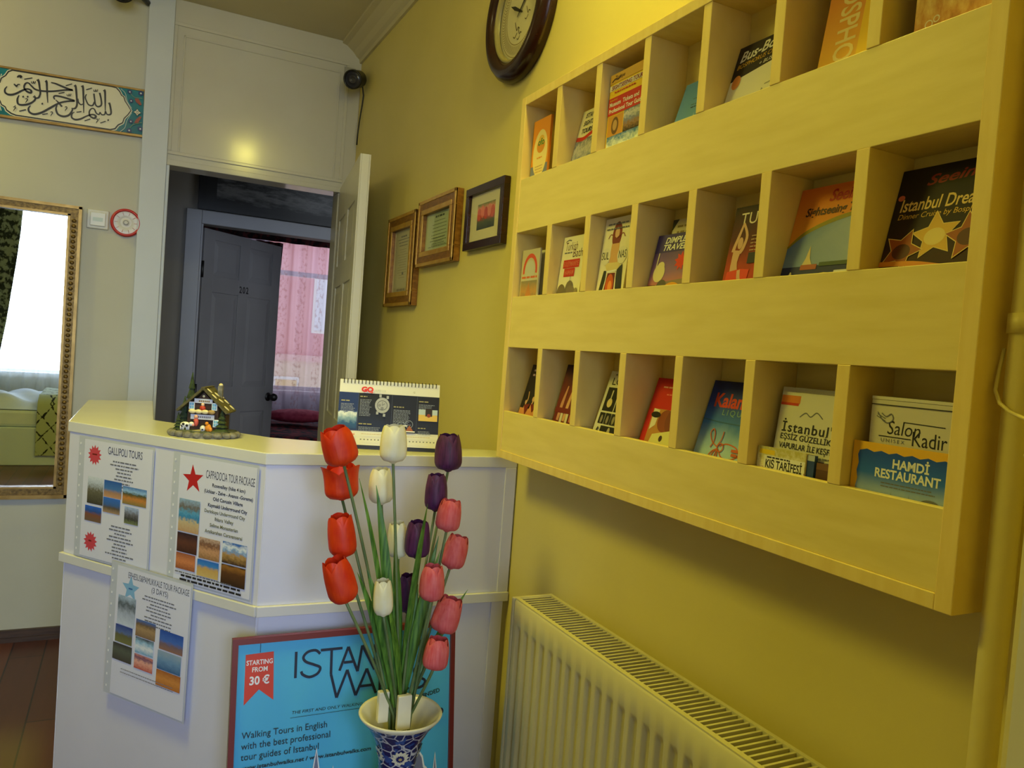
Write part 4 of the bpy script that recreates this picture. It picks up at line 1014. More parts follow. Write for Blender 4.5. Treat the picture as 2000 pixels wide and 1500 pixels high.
for u_, t_, w2 in ((0.197, -0.272, 0.022), (0.237, -0.318, 0.014), (0.272, -0.332, 0.012), (0.437, -0.282, 0.05), (0.492, -0.325, 0.012)):
    for k_, mt in ((0.004, WO), (0.0, MA)):
        if w2 < 0.04:
            n_ = s.up(); s.add([(p[0], p[1], n_) for p in ((u_ - w2 / 2 - k_, 0.10), (u_ + w2 / 2 + k_, 0.10), (u_ + w2 / 2 * 0.7 + k_, H_ + t_ - 0.06), (u_, H_ + t_ + k_ * 2), (u_ - w2 / 2 * 0.7 - k_, H_ + t_ - 0.06))], [(0, 1, 2, 3, 4)], mt, M=s.M)
        else:
            n_ = s.up(); pts = [(-0.030, 0.10), (0.030, 0.10), (0.030, H_ + t_ - 0.075), (0.024, H_ + t_ - 0.068), (0.020, H_ + t_ - 0.045), (0.006, H_ + t_ - 0.022), (0.0, H_ + t_), (-0.006, H_ + t_ - 0.022), (-0.020, H_ + t_ - 0.045), (-0.024, H_ + t_ - 0.068), (-0.030, H_ + t_ - 0.075)]
            s.add([(u_ + p[0] * (1 + k_ * 40), p[1] + k_ * (1 if p[1] > 0.2 else 0), n_) for p in pts], [(0, 1, 2, 10), (10, 2, 3, 9), (9, 3, 4, 8), (8, 4, 5, 7), (7, 5, 6)], mt, M=s.M)
for i in range(5):
    s.stroke([(0.415 + 0.011 * i, H_ - 0.37), (0.415 + 0.011 * i, H_ - 0.352)], 0.004, flat(60, 62, 84), smooth=False)
# skyline along the foot of the poster
s.rect(0.012, 0.012, W_ - 0.012, 0.12, MA)
for i, (u_, r_) in enumerate(((0.10, 0.05), (0.22, 0.07), (0.34, 0.05), (0.44, 0.06))):
    s.disc(u_, 0.12, r_, r_ * 0.8, MA)
s.build('poster_board', PO)
fm = MB()
MAR = flat(112, 36, 32, .4)
for bx_ in ((0, 0, W_, 0.0135), (0, H_ - 0.0135, W_, H_), (0, 0.0135, 0.0125, H_ - 0.0135), (W_ - 0.011, 0.0135, W_, H_ - 0.0135)):
    fm.box(bx_[0], bx_[1], -0.011, bx_[2], bx_[3], 0.0095, MAR, M=M)
fm.build('poster_frame', PO, label='dark red frame')

# ------------------------------------------------------------ vase and tulips
VX, VY = -0.385, 1.545
VZ = 0.583
M_VASE = None
m_, n, l, p = new_mat('blue_white_glaze')
geo = n.new('ShaderNodeNewGeometry'); vo = n.new('ShaderNodeTexVoronoi'); vo.inputs['Scale'].default_value = 42; vo.feature = 'DISTANCE_TO_EDGE'
nz = n.new('ShaderNodeTexNoise'); nz.inputs['Scale'].default_value = 55; nz.inputs['Detail'].default_value = 3
cr = n.new('ShaderNodeValToRGB'); cr.color_ramp.elements[0].position = 0.025; cr.color_ramp.elements[0].color = rgb((206, 206, 206)); cr.color_ramp.elements[1].position = 0.075; cr.color_ramp.elements[1].color = rgb((34, 36, 92))
cr2 = n.new('ShaderNodeValToRGB'); cr2.color_ramp.elements[0].position = 0.56; cr2.color_ramp.elements[0].color = (0, 0, 0, 1); cr2.color_ramp.elements[1].position = 0.62; cr2.color_ramp.elements[1].color = (1, 1, 1, 1)
mx = n.new('ShaderNodeMix'); mx.data_type = 'RGBA'; mx.inputs[7].default_value = rgb((54, 84, 150))
l.new(geo.outputs['Position'], vo.inputs['Vector']); l.new(geo.outputs['Position'], nz.inputs['Vector']); l.new(vo.outputs['Distance'], cr.inputs[0]); l.new(nz.outputs['Fac'], cr2.inputs[0]); l.new(cr2.outputs[0], mx.inputs[0]); l.new(cr.outputs[0], mx.inputs[6]); l.new(mx.outputs[2], p.inputs['Base Color'])
p.inputs['Roughness'].default_value = 0.15
M_VASE = m_
M_CREAMG = noisy('cream_glaze', (228, 222, 188), (236, 230, 200), 20, 0.2)
VA = thing('flower_vase', 'tall blue and white glazed vase with a flared cream rim holding tulips', 'vase', (VX, VY, 0))
Mv = Matrix.Translation((VX, VY, 0))
m = MB(); m.lathe([(0.0, 0.002), (0.06, 0.0), (0.064, 0.01), (0.07, 0.03), (0.10, 0.12), (0.112, 0.20), (0.105, 0.27), (0.078, 0.335), (0.050, 0.375), (0.041, 0.41), (0.039, 0.44), (0.040, 0.47), (0.044, 0.50), (0.053, 0.53), (0.068, 0.556), (0.083, 0.574)], M_VASE, 48, Mv)
vb = m.build('vase_body', VA)
m = MB(); m.lathe([(0.083, 0.574), (0.0875, 0.579), (0.090, 0.584), (0.088, 0.587), (0.082, 0.583), (0.064, 0.562), (0.047, 0.53), (0.038, 0.50), (0.034, 0.46), (0.034, 0.40)], M_CREAMG, 48, Mv)
m.build('vase_rim', VA, label='cream flared rim and inside')
m = MB()      # painted flower medallion and rosettes on the neck
for ang, z, r_ in ((-103, 0.505, 0.020), (-30, 0.505, 0.018), (-170, 0.505, 0.018)):
    rr = 0.0465 + 0.0012
    ca, sa = math.cos(R(ang)), math.sin(R(ang))
    Mm = frame((VX + rr * ca, VY + rr * sa, z), (-sa, ca, 0), (ca * 0.30, sa * 0.30, 0.95))
    q = []
    for i in range(24):
        rad = r_ * (1.0 if i % 2 == 0 else 0.75); a_ = 2 * PI * i / 24
        u_, v_ = rad * math.cos(a_), rad * math.sin(a_)
        q.append((u_, v_, -u_ * u_ / (2 * rr)))
    m.add([(0, 0, 0.0006)] + q, [(0, 1 + i, 1 + (i + 1) % 24) for i in range(24)], M_CREAMG, M=Mm)
    m.add([(0, 0, 0.0012)] + [(x * 0.5, y * 0.5, z_ * 0.25 + 0.0010) for x, y, z_ in q], [(0, 1 + i, 1 + (i + 1) % 24) for i in range(24)], flat(40, 44, 104, .2), M=Mm)
    m.add([(0, 0, 0.0018)] + [(x * 0.22, y * 0.22, 0.0016) for x, y, z_ in q], [(0, 1 + i, 1 + (i + 1) % 24) for i in range(24)], flat(190, 170, 110, .2), M=Mm)
m.build('painted_medallion', VA)


def petal(m, M, h, r, ang, mat, spread, outer):
    NU, NV = 10, 12
    v = []
    for j in range(NV + 1):
        t = j / NV
        q_ = max(0.0, 1 - t / 0.30)
        rad = r * (math.sqrt(max(0.0, 1 - q_ ** 2.4)) * 0.97 + 0.03) if t < 0.30 else r * (1 - (0.30 - spread) * ((t - 0.30) / 0.70) ** 2.6)
        rad *= 1.0 if outer else 0.90
        hw = R(72) * (1 - 0.48 * max(0, (t - 0.60) / 0.40) ** 2.2)
        for i in range(NU + 1):
            s_ = i / NU * 2 - 1
            a_ = R(ang) + hw * s_
            rr = rad * (1 - 0.05 * (1 - s_ * s_) * (1 if outer else 0) + 0.05 * s_ * s_ * (0 if outer else 1)) + 0.0006 * math.cos(s_ * 9)
            z = h * (t ** 1.05 - 0.065 * t * t * abs(s_) ** 2.2 + (0.0 if outer else 0.02) * t)
            v.append((rr * math.cos(a_), rr * math.sin(a_), z))
    f = [(j * (NU + 1) + i, j * (NU + 1) + i + 1, (j + 1) * (NU + 1) + i + 1, (j + 1) * (NU + 1) + i) for j in range(NV) for i in range(NU)]
    m.add(v, f, mat, smooth=True, M=M)


def petal_mat(name, c1, c2, streak):
    m, n, l, p = new_mat(name)
    geo = n.new('ShaderNodeNewGeometry'); mp = n.new('ShaderNodeMapping'); mp.inputs['Scale'].default_value = (260, 260, 22)
    nz = n.new('ShaderNodeTexNoise'); nz.inputs['Scale'].default_value = 1; nz.inputs['Detail'].default_value = 3
    n2 = n.new('ShaderNodeTexNoise'); n2.inputs['Scale'].default_value = 40
    cr = n.new('ShaderNodeValToRGB'); cr.color_ramp.elements[0].position = 0.35; cr.color_ramp.elements[0].color = rgb(c1); cr.color_ramp.elements[1].position = 0.75; cr.color_ramp.elements[1].color = rgb(c2)
    mx = n.new('ShaderNodeMix'); mx.data_type = 'RGBA'; mx.inputs[0].default_value = streak
    l.new(geo.outputs['Position'], mp.inputs[0]); l.new(mp.outputs[0], nz.inputs['Vector']); l.new(geo.outputs['Position'], n2.inputs['Vector'])
    ad = n.new('ShaderNodeMath'); ad.operation = 'MULTIPLY_ADD'; ad.inputs[1].default_value = streak; l.new(nz.outputs['Fac'], ad.inputs[0])
    m3 = n.new('ShaderNodeMath'); m3.operation = 'MULTIPLY'; m3.inputs[1].default_value = 1 - streak; l.new(n2.outputs['Fac'], m3.inputs[0]); l.new(m3.outputs[0], ad.inputs[2])
    l.new(ad.outputs[0], cr.inputs[0]); l.new(cr.outputs[0], p.inputs['Base Color'])
    p.inputs['Roughness'].default_value = 0.55
    p.inputs['Subsurface Weight'].default_value = 0.0
    return m


PT = {'R': petal_mat('red_petal', (210, 40, 0), (230, 72, 6), 0.3), 'W': petal_mat('cream_petal', (232, 226, 180), (240, 236, 206), 0.3),
      'P': petal_mat('purple_petal', (54, 12, 58), (104, 44, 100), 0.7), 'K': petal_mat('pink_petal', (214, 76, 80), (230, 124, 126), 0.6)}
GN = {'R': 'red tulips in the vase', 'W': 'cream tulips in the vase', 'P': 'purple tulips in the vase', 'K': 'pink tulips in the vase'}
TUL = [('R1', (-0.549, 1.530, 1.124), (-0.575, 1.530, 1.199), 0.0350),
       ('R2', (-0.521, 1.635, 1.032), (-0.530, 1.635, 1.108), 0.0379),
       ('R3', (-0.524, 1.575, 0.922), (-0.539, 1.575, 1.012), 0.0301),
       ('R4', (-0.533, 1.505, 0.849), (-0.563, 1.505, 0.939), 0.0311),
       ('W1', (-0.438, 1.555, 1.125), (-0.441, 1.555, 1.206), 0.0301),
       ('W2', (-0.432, 1.635, 1.020), (-0.439, 1.635, 1.101), 0.0277),
       ('W3', (-0.398, 1.595, 0.908), (-0.406, 1.595, 0.988), 0.0234),
       ('W4', (-0.454, 1.500, 0.816), (-0.460, 1.500, 0.892), 0.0213),
       ('P1', (-0.276, 1.640, 1.093), (-0.281, 1.640, 1.179), 0.0326),
       ('P2', (-0.323, 1.585, 1.013), (-0.325, 1.585, 1.096), 0.0262),
       ('P3', (-0.373, 1.545, 0.920), (-0.375, 1.545, 1.001), 0.0286),
       ('P4', (-0.362, 1.610, 0.778), (-0.366, 1.610, 0.865), 0.0246),
       ('K1', (-0.313, 1.535, 0.979), (-0.306, 1.535, 1.048), 0.0282),
       ('K2', (-0.282, 1.575, 0.884), (-0.263, 1.575, 0.958), 0.0291),
       ('K3', (-0.353, 1.495, 0.841), (-0.354, 1.495, 0.918), 0.0271),
       ('K4', (-0.310, 1.530, 0.756), (-0.289, 1.530, 0.833), 0.0318),
       ('K5', (-0.345, 1.475, 0.701), (-0.337, 1.475, 0.768), 0.0280)]
TLAB = {'R1': 'topmost red tulip, in front of the calendar', 'R2': 'wide open red tulip just below the topmost red one', 'R3': 'third red tulip down, against the white counter panel', 'R4': 'lowest red tulip, tilted above the middle rail',
        'W1': 'topmost cream tulip, in front of the desk calendar', 'W2': 'second cream tulip down, behind a long leaf tip', 'W3': 'third cream tulip down, beside a purple tulip', 'W4': 'lowest cream tulip, small among the green leaves',
        'P1': 'topmost purple tulip, at the counter edge below the calendar', 'P2': 'second purple tulip down, above the topmost pink one', 'P3': 'third purple tulip down, crossed by a green leaf', 'P4': 'lowest purple tulip, half hidden behind stems',
        'K1': 'topmost pink tulip, below the second purple one', 'K2': 'second pink tulip down, leaning out to the right', 'K3': 'third pink tulip down, nearest the middle stems', 'K4': 'fourth pink tulip down, beside a leaf pointing up right', 'K5': 'lowest pink tulip, in front of the blue poster'}
LEAF = {'W2': [((-0.465, 1.575, 1.074), 0.012)], 'W3': [((-0.416, 1.575, 0.96), 0.013)], 'R4': [((-0.487, 1.53, 0.907), 0.014)], 'W4': [((-0.437, 1.535, 0.844), 0.013)], 'R2': [((-0.503, 1.575, 1.089), 0.007)], 'K4': [((-0.261, 1.515, 0.853), 0.009)],
        'P3': [((-0.359, 1.54, 1.039), 0.010)], 'P2': [((-0.324, 1.55, 0.966), 0.010)], 'P1': [((-0.316, 1.555, 0.933), 0.010)], 'P4': [((-0.366, 1.545, 0.862), 0.011)], 'R3': [((-0.505, 1.535, 0.90), 0.011)]}
# every stem has its own place in the vase neck, and heads, stems and leaves keep clear of one another
from mathutils.bvhtree import BVHTree


def tree(m):
    return BVHTree.FromPolygons([Vector(q) for q in m.v], m.f, epsilon=0.0006)


def clashes(m, others):
    t_ = tree(m)
    return sum(1 for o_ in others if t_.overlap(o_))


GRID = [(x_ * 0.0098 + (0.0049 if y_ % 2 else 0), y_ * 0.0088) for x_ in range(-3, 4) for y_ in range(-3, 4)]
GRID = sorted([q for q in GRID if math.hypot(*q) < 0.0275], key=lambda q: math.hypot(*q))[:19]
ROOT, HEAD, AXIS = {}, {}, {}
for i, (k, b_, t_, r_) in enumerate(TUL):
    b_ = Vector(b_); t_ = Vector(t_)
    ROOT[k] = thing('tulip', TLAB[k], 'tulip', b_, GN[k[0]])
    ax = (t_ - b_); h = ax.length; ax.normalize(); AXIS[k] = ax
    Mq = Matrix.Translation(b_) @ ax.to_track_quat('Z', 'Y').to_matrix().to_4x4()
    m = MB(); sp = 0.42 if k == 'R2' else (0.10 if k[0] == 'R' else 0.02)
    off = -95 + (17 * i) % 50
    for q in range(3):
        petal(m, Mq, h * 0.98, r_ * 0.95, off + 60 + 120 * q, PT[k[0]], sp * 0.3, False)
    for q in range(3):
        petal(m, Mq, h, r_, off + 120 * q, PT[k[0]], sp, True)
    m.ball((0, 0, 0.004), (r_ * 0.30, r_ * 0.30, 0.006), PT[k[0]], M=Mq)
    m.build('flower_head', ROOT[k]); HEAD[k] = tree(m)
STEM, RIM, free = {}, {}, list(GRID)
for (k, b_, t_, r_) in sorted(TUL, key=lambda q: q[1][2]):
    b_ = Vector(b_); best = None; want = Vector(((b_.x - VX) * 0.16, (b_.y - VY) * 0.28))
    for sl in sorted(free, key=lambda q: (Vector(q) - want).length):
        rim = Vector((VX + sl[0] * 1.35, VY + sl[1] * 1.35, 0.585)); end = Vector((VX + sl[0] * 0.62, VY + sl[1] * 0.62, 0.43))
        for dx, dy in ((0, 0), (0, 0.03), (0, -0.03), (0.02, 0), (-0.02, 0), (0.02, 0.03), (-0.02, -0.03), (0.02, -0.03), (-0.02, 0.03), (0, 0.06), (0, -0.06), (0.035, 0), (-0.035, 0)):
            mid = rim.lerp(b_, 0.55) + Vector(((b_.x - VX) * -0.06 + dx, dy, 0))
            pts = [b_ + AXIS[k] * 0.003] + [b_ * (1 - j / 12) ** 2 + (mid - AXIS[k] * 0.01) * 2 * (j / 12) * (1 - j / 12) + rim * (j / 12) ** 2 for j in range(1, 13)] + [end]
            m = MB(); m.tube(pts, [0.0032] * (len(pts) - 2) + [0.0030, 0.0024], M_STEM, 8)
            c_ = clashes(m, [HEAD[o_] for o_ in HEAD if o_ != k] + list(STEM.values()))
            if best is None or c_ < best[0]:
                best = (c_, m, sl, rim)
            if c_ == 0:
                break
        if best[0] == 0:
            break
    best[1].build('stem', ROOT[k]); STEM[k] = tree(best[1]); RIM[k] = best[3]; free.remove(best[2])
LEAVES = []
for i, (k, b_, t_, r_) in enumerate(TUL):
    for (tip0, w_) in LEAF.get(k, ()):
        best = None
        for dy in (-0.012, -0.02, 0.012, -0.03, 0.02, 0.03, -0.045, 0.045):
            for ty in (0, -0.02, 0.02, -0.04, 0.04, -0.06, 0.06):
                for tw in (-0.35, 0.35, -0.9, 0.9):
                    tip = Vector(tip0); tip.x += (tip.x + 0.95) / tip.y * ty; tip.z += (tip.z - 1.37) / tip.y * ty; tip.y += ty
                    base = RIM[k] + Vector((0.003 * math.sin(i * 2.0), dy * 0.5, 0.02))
                    m = MB(); v = []; N = 14
                    side = Vector((0.95, tw, 0)).normalized(); nrm = Vector((side.y, -side.x, 0)); bow = Vector(((tip.x - VX) * 0.18, -dy * 0.8, 0))
                    for j in range(N + 1):
                        u_ = j / N
                        c_ = base.lerp(tip, u_) - bow * (4 * u_ * (1 - u_)) * 0.5
                        ww = max(w_ * 1.10 * (0.22 + 2.0 * u_ - 2.22 * u_ ** 2.7), 0.0004)
                        v += [c_ - side * ww, c_ + nrm * ww * 0.35, c_ + side * ww]
                    m.add(v, [q for j in range(N) for q in ((3 * j, 3 * j + 1, 3 * j + 4, 3 * j + 3), (3 * j + 1, 3 * j + 2, 3 * j + 5, 3 * j + 4))], M_LEAF, smooth=True)
                    n_c = clashes(m, list(HEAD.values()) + [STEM[o_] for o_ in STEM if o_ != k] + [q[1] for q in LEAVES])
                    if best is None or n_c < best[0]:
                        best = (n_c, m)
                    if n_c == 0:
                        break
                if best[0] == 0: break
            if best[0] == 0: break
        best[1].build('leaf', ROOT[k]); LEAVES.append((k, tree(best[1])))
# cream blocks of florist foam wedging the stems
m = MB(); m.box(-0.441, 1.528, 0.574, -0.418, 1.544, 0.640, M_CREAMG); fo = m.build('florist_foam', origin=(-0.43, 1.536, 0.574), bevel=0.002)
tag(fo, 'left cream foam block standing in the vase mouth', 'florist foam', 'foam blocks in the vase')
m = MB(); m.box(-0.408, 1.499, 0.566, -0.378, 1.511, 0.640, M_CREAMG); fo = m.build('florist_foam', origin=(-0.393, 1.505, 0.566), bevel=0.002)
tag(fo, 'right cream foam block standing in the vase mouth', 'florist foam', 'foam blocks in the vase')

# ------------------------------------------------------------ desk calendar
CA = thing('desk_calendar', 'spiral desk calendar with a dark page of watches and a red masthead', 'calendar', (-0.333, 1.945, 1.10))
cu = Vector((0.260, -0.071, 0)).normalized(); cn = Vector((cu.y, -cu.x, 0))      # towards the viewer
lean = R(16)
cv = Vector((-cn.x * math.sin(lean), -cn.y * math.sin(lean), math.cos(lean)))
M = frame((-0.463, 1.954, 1.1012), cu, cv)
CW, CH = 0.262, 0.182
s = Sheet(M, CW, CH, 0.0025, flat(232, 230, 224, .45))
NV_ = flat(20, 24, 44, .35)
s.rect(0, 0.0, CW, 0.010, flat(34, 36, 50, .4))
n_ = s.up(); s.add([(p[0], p[1], n_) for p in ((0, 0.047), (CW, 0.047), (CW, 0.148), (0, 0.148))], [(0, 1, 2, 3)], picture('calendar_night', ((0, (22, 40, 90)), (0.5, (16, 22, 50)), (1, (16, 18, 34))), 2, 0.3), uvs=[((0, 0), (1, 0), (1, 1), (0, 1))], M=s.M)
s.rect(0.122, 0.047, CW, 0.148, flat(20, 20, 28, .35)); s.rect(0, 0.047, 0.05, 0.148, flat(30, 50, 104, .35)); s.rect(0, 0.052, 0.048, 0.098, picture('calendar_wave', ((0, (30, 70, 130)), (0.3, (40, 90, 150)), (0.6, (140, 170, 200)), (0.9, (230, 236, 244)), (1, (60, 90, 150))), 4, 0.7))
for u_ in (0.050, 0.137, 0.203):
    s.rect(u_, 0.047, u_ + 0.0006, 0.148, flat(90, 96, 120))
LT = flat(150, 156, 176, .5); GD = flat(170, 160, 110, .5)
for u_, v_, r_, w_ in ((0.006, 0.122, 6, 0.036), (0.054, 0.135, 12, 0.030), (0.142, 0.112, 11, 0.048), (0.208, 0.130, 7, 0.042), (0.054, 0.062, 3, 0.060), (0.208, 0.058, 3, 0.036)):
    s.lines(u_, v_ - 0.006, w_, 0.0016, LT, r_, 0.0038, align='l', fill=(0.8, 1)); s.lines(u_, v_ + 0.002, w_ * 0.6, 0.0028, GD, 1, align='l', fill=(0.9, 1))
s.disc(0.112, 0.117, 0.019, 0.021, flat(176, 178, 186, .3)); s.ring(0.112, 0.117, 0.012, 0.0135, flat(90, 92, 104)); s.disc(0.112, 0.109, 0.0042, 0.0042, flat(130, 132, 144)); s.disc(0.105, 0.117, 0.0038, 0.0038, flat(140, 142, 152)); s.stroke([(0.112, 0.117), (0.119, 0.122)], 0.001, flat(60, 62, 70)); s.stroke([(0.112, 0.117), (0.112, 0.127)], 0.0008, flat(60, 62, 70))
for dx, dy in ((-0.006, 0.025), (0.013, 0.022), (-0.012, -0.021), (0.006, -0.026)):
    s.rect(0.112 + dx - 0.003, 0.117 + dy - 0.004, 0.112 + dx + 0.003, 0.117 + dy + 0.004, flat(176, 178, 186, .3))
s.rect(0.208, 0.081, 0.258, 0.112, flat(226, 190, 100)); s.rect(0.208, 0.098, 0.258, 0.112, flat(190, 206, 222)); s.rect(0.226, 0.094, 0.244, 0.115, flat(40, 26, 24)); s.disc(0.235, 0.096, 0.005, 0.005, flat(150, 60, 40))
s.ring(0.164, 0.066, 0.009, 0.0105, LT); s.ring(0.184, 0.070, 0.009, 0.0105, LT); s.poly([(0.175, 0.050), (0.197, 0.050), (0.187, 0.066), (0.184, 0.066)], flat(170, 96, 60)); s.rect(0.150, 0.064, 0.180, 0.067, WHITE); s.rect(0.172, 0.049, 0.200, 0.052, WHITE)
RM = flat(222, 44, 40, .4)
s.text('GQ', 0.056, 0.151, 0.0125, RM, w=0.031, bold=0.06); s.text('SUPER LUX', 0.092, 0.152, 0.006, flat(190, 196, 206), w=0.028); s.text('12', 0.192, 0.154, 0.005, GREYINK, w=0.004)
s.text('Ocak', 0.034, 0.034, 0.007, RM, w=0.012); s.lines(0.062, 0.038, 0.06, 0.0015, flat(200, 180, 170), 1, align='l', fill=(1, 1)); s.lines(0.17, 0.036, 0.07, 0.0015, flat(200, 180, 170), 1, align='l', fill=(1, 1))
for i in range(22):
    s.rect(0.060 + 0.009 * i, 0.0225, 0.0635 + 0.009 * i, 0.0255, flat(120, 122, 136))
s.build('calendar_page', CA)
bp = MB()
Mb = frame(Vector((-0.463, 1.954, 1.1012)) - cn * 0.105, cu, (cn.x * math.sin(lean), cn.y * math.sin(lean), math.cos(lean)))
bp.box(0, 0, -0.001, CW, CH, 0.001, flat(214, 206, 170), M=Mb)
bp.build('back_board', CA)
cs = MB()
for i in range(27):
    c_ = M @ Vector((0.010 + i * 0.0093, CH - 0.003, -0.001))
    pts = [c_ + cv * (0.006 * math.sin(w)) + Vector((cn.x, cn.y, 0)) * (0.005 * math.cos(w)) for w in [2 * PI * k / 10 for k in range(11)]]
    cs.tube(pts, 0.0011, M_BLACK, 5, caps=False)
cs.build('spiral_binding', CA)

# ------------------------------------------------------------ little farmhouse ornament
HO = thing('ornament', 'small painted farmhouse ornament with fir trees and a cow', 'ornament', (-0.762, 2.150, 1.10))
hx, hy, hz = -0.762, 2.150, 1.10
M_ROOF = noisy('moss_roof', (70, 66, 44), (98, 90, 60), 120, 0.8, bump=0.4); M_LOG = noisy('dark_log', (40, 26, 20), (70, 44, 32), 90, 0.7, stretch=(0.2, 0.2, 1)); M_SNOW = flat(226, 214, 170, .7)
M_STONE = noisy('stone_base', (96, 94, 92), (140, 136, 130), 70, 0.8); M_FIR = noisy('fir_green', (28, 44, 28), (58, 76, 44), 120, 0.8); M_GRASS = noisy('moss_grass', (70, 78, 48), (110, 112, 80), 90, 0.8)
th = R(-22); Mh = Matrix.Translation((hx, hy, hz)) @ Matrix.Rotation(th, 4, 'Z') @ Matrix.Scale(1.14, 4)
m = MB()
base = [(0.072 * math.cos(a_) * (1 + 0.07 * math.sin(5 * a_)), 0.052 * math.sin(a_) * (1 + 0.07 * math.cos(4 * a_))) for a_ in [2 * PI * k / 26 for k in range(26)]]
m.prism(base, 0, 0.012, M_STONE, M=Mh)
for k in range(20):
    a_ = 2 * PI * k / 20
    m.ball((0.071 * math.cos(a_), 0.051 * math.sin(a_), 0.007), (0.011, 0.010, 0.0075), M_STONE, 8, 6, M=Mh)
b2 = [(p[0] * 0.93, p[1] * 0.93) for p in base]; m.prism(b2, 0.012, 0.016, M_GRASS, M=Mh)
m.prism([(-0.012, -0.050), (0.004, -0.050), (0.006, -0.018), (-0.008, -0.018)], 0.016, 0.0168, flat(170, 164, 140), M=Mh)
m.build('stone_base', HO)
m = MB()
m.box(-0.034, -0.018, 0.014, 0.034, 0.034, 0.066, M_LOG, M=Mh)
v = [(-0.034, -0.018, 0.066), (0.034, -0.018, 0.066), (0, -0.018, 0.102), (-0.034, 0.034, 0.066), (0.034, 0.034, 0.066), (0, 0.034, 0.102)]
m.add(v, [(0, 1, 2), (3, 5, 4), (0, 2, 5, 3), (1, 4, 5, 2)], M_LOG, M=Mh)
m.box(0.034, 0.006, 0.014, 0.044, 0.036, 0.050, M_LOG, M=Mh)
m.build('log_walls', HO)
m = MB()
for sg in (-1, 1):
    p0 = Vector((0, 0, 0.108)); p1 = Vector((sg * 0.054, 0, 0.056)); d_ = (p1 - p0).normalized(); nn = Vector((-d_.z * sg * -1, 0, d_.x * sg * -1)); nn = Vector((sg * 0.69, 0, 0.72)) * 0.005
    v = []
    for y_ in (-0.028, 0.042):
        v += [p0 + Vector((0, y_, 0)), p1 + Vector((0, y_, 0)), p1 + nn + Vector((0, y_, 0)), p0 + nn + Vector((0, y_, 0))]
    m.add(v, [(0, 1, 2, 3), (7, 6, 5, 4), (0, 4, 5, 1), (1, 5, 6, 2), (2, 6, 7, 3), (3, 7, 4, 0)], M_ROOF, M=Mh)
m.box(-0.004, -0.029, 0.107, 0.004, 0.043, 0.114, M_ROOF, M=Mh)
for u_, y_, a_ in ((0.12, -0.012, 0.4), (0.3, 0.012, .5), (0.35, -0.016, .2), (0.55, 0.0, .8), (0.62, 0.03, .4), (0.85, -0.010, .3), (0.86, 0.03, .4), (0.4, 0.032, .6)):
    c_ = Vector((0.054 * u_, y_, 0.108 - 0.052 * u_)) + Vector((0.69, 0, 0.72)) * 0.0055
    m.ball((0, 0, 0), (0.008, 0.004, 0.0016), M_SNOW, 8, 6, M=Mh @ Matrix.Translation(c_) @ Matrix.Rotation(R(44), 4, 'Y') @ Matrix.Rotation(a_, 4, 'Z'))
rf = m.build('roof', HO)
m = MB(); m.box(0.018, 0.022, 0.085, 0.028, 0.032, 0.116, M_STONE, M=Mh); m.ball((0.023, 0.027, 0.118), (0.005, 0.005, 0.004), M_SNOW, 8, 6, M=Mh); m.build('chimney', rf)
m = MB(); m.ball((0, -0.0195, 0.093), (0.003, 0.001, 0.003), M_SNOW, 8, 6, M=Mh)
m.box(-0.020, -0.0205, 0.077, 0.020, -0.018, 0.087, flat(206, 210, 230), M=Mh)
for i in range(6):
    m.box(-0.010 + i * 0.0042, -0.0208, 0.0795, -0.0072 + i * 0.0042, -0.0204, 0.0835, flat(120, 96, 60), M=Mh)
m.build('sign_board', HO)
m = MB(); m.box(-0.026, -0.0215, 0.040, 0.026, -0.018, 0.051, flat(206, 210, 230), M=Mh)
for i in range(9):
    m.box(-0.018 + i * 0.0042, -0.0218, 0.0432, -0.0152 + i * 0.0042, -0.0214, 0.0475, flat(110, 110, 130), M=Mh)
m.build('sign_board', HO)
BLU = flat(120, 180, 220)
for x_, z_ in ((-0.031, 0.062), (0.019, 0.062), (0.024, 0.024)):
    m = MB(); m.box(x_, -0.0205, z_, x_ + 0.012, -0.018, z_ + 0.017, WHITE, M=Mh)
    for a_, b_ in ((0, 0), (1, 0), (0, 1), (1, 1)):
        m.box(x_ + 0.0015 + 0.005 * a_, -0.0212, z_ + 0.002 + 0.0072 * b_, x_ + 0.0055 + 0.005 * a_, -0.0204, z_ + 0.0078 + 0.0072 * b_, BLU, M=Mh)
    m.build('shutter', HO)
m = MB(); m.box(-0.028, -0.024, 0.055, 0.028, -0.018, 0.060, M_LOG, M=Mh)
for x_ in (-0.022, -0.008, 0.006, 0.02):
    m.ball((x_, -0.024, 0.058), (0.009, 0.004, 0.005), M_SNOW if x_ < 0.015 else flat(170, 140, 90), 8, 6, M=Mh)
m.ball((0.000, -0.023, 0.066), (0.007, 0.004, 0.006), flat(190, 60, 44), 8, 6, M=Mh); m.ball((0.0, -0.023, 0.074), (0.004, 0.003, 0.004), flat(226, 190, 170), 8, 6, M=Mh)
m.build('balcony', HO)
for x_, y_, r_, h_ in ((-0.040, 0.020, 0.022, 0.125), (-0.046, -0.004, 0.018, 0.072), (0.042, -0.016, 0.017, 0.050), (-0.052, -0.022, 0.011, 0.036)):
    m = MB()
    for k in range(5):
        z_ = 0.016 + h_ * 0.18 * k; rr = r_ * (1 - 0.17 * k)
        m.lathe([(0.001, z_ + h_ * 0.30), (rr * 0.6, z_ + h_ * 0.12), (rr, z_), (rr * 0.5, z_ + 0.002)], M_FIR, 9, Mh @ Matrix.Translation((x_, y_, 0)), smooth=False)
    m.build('fir_tree', HO)
m = MB(); cw = flat(226, 226, 232, .5)
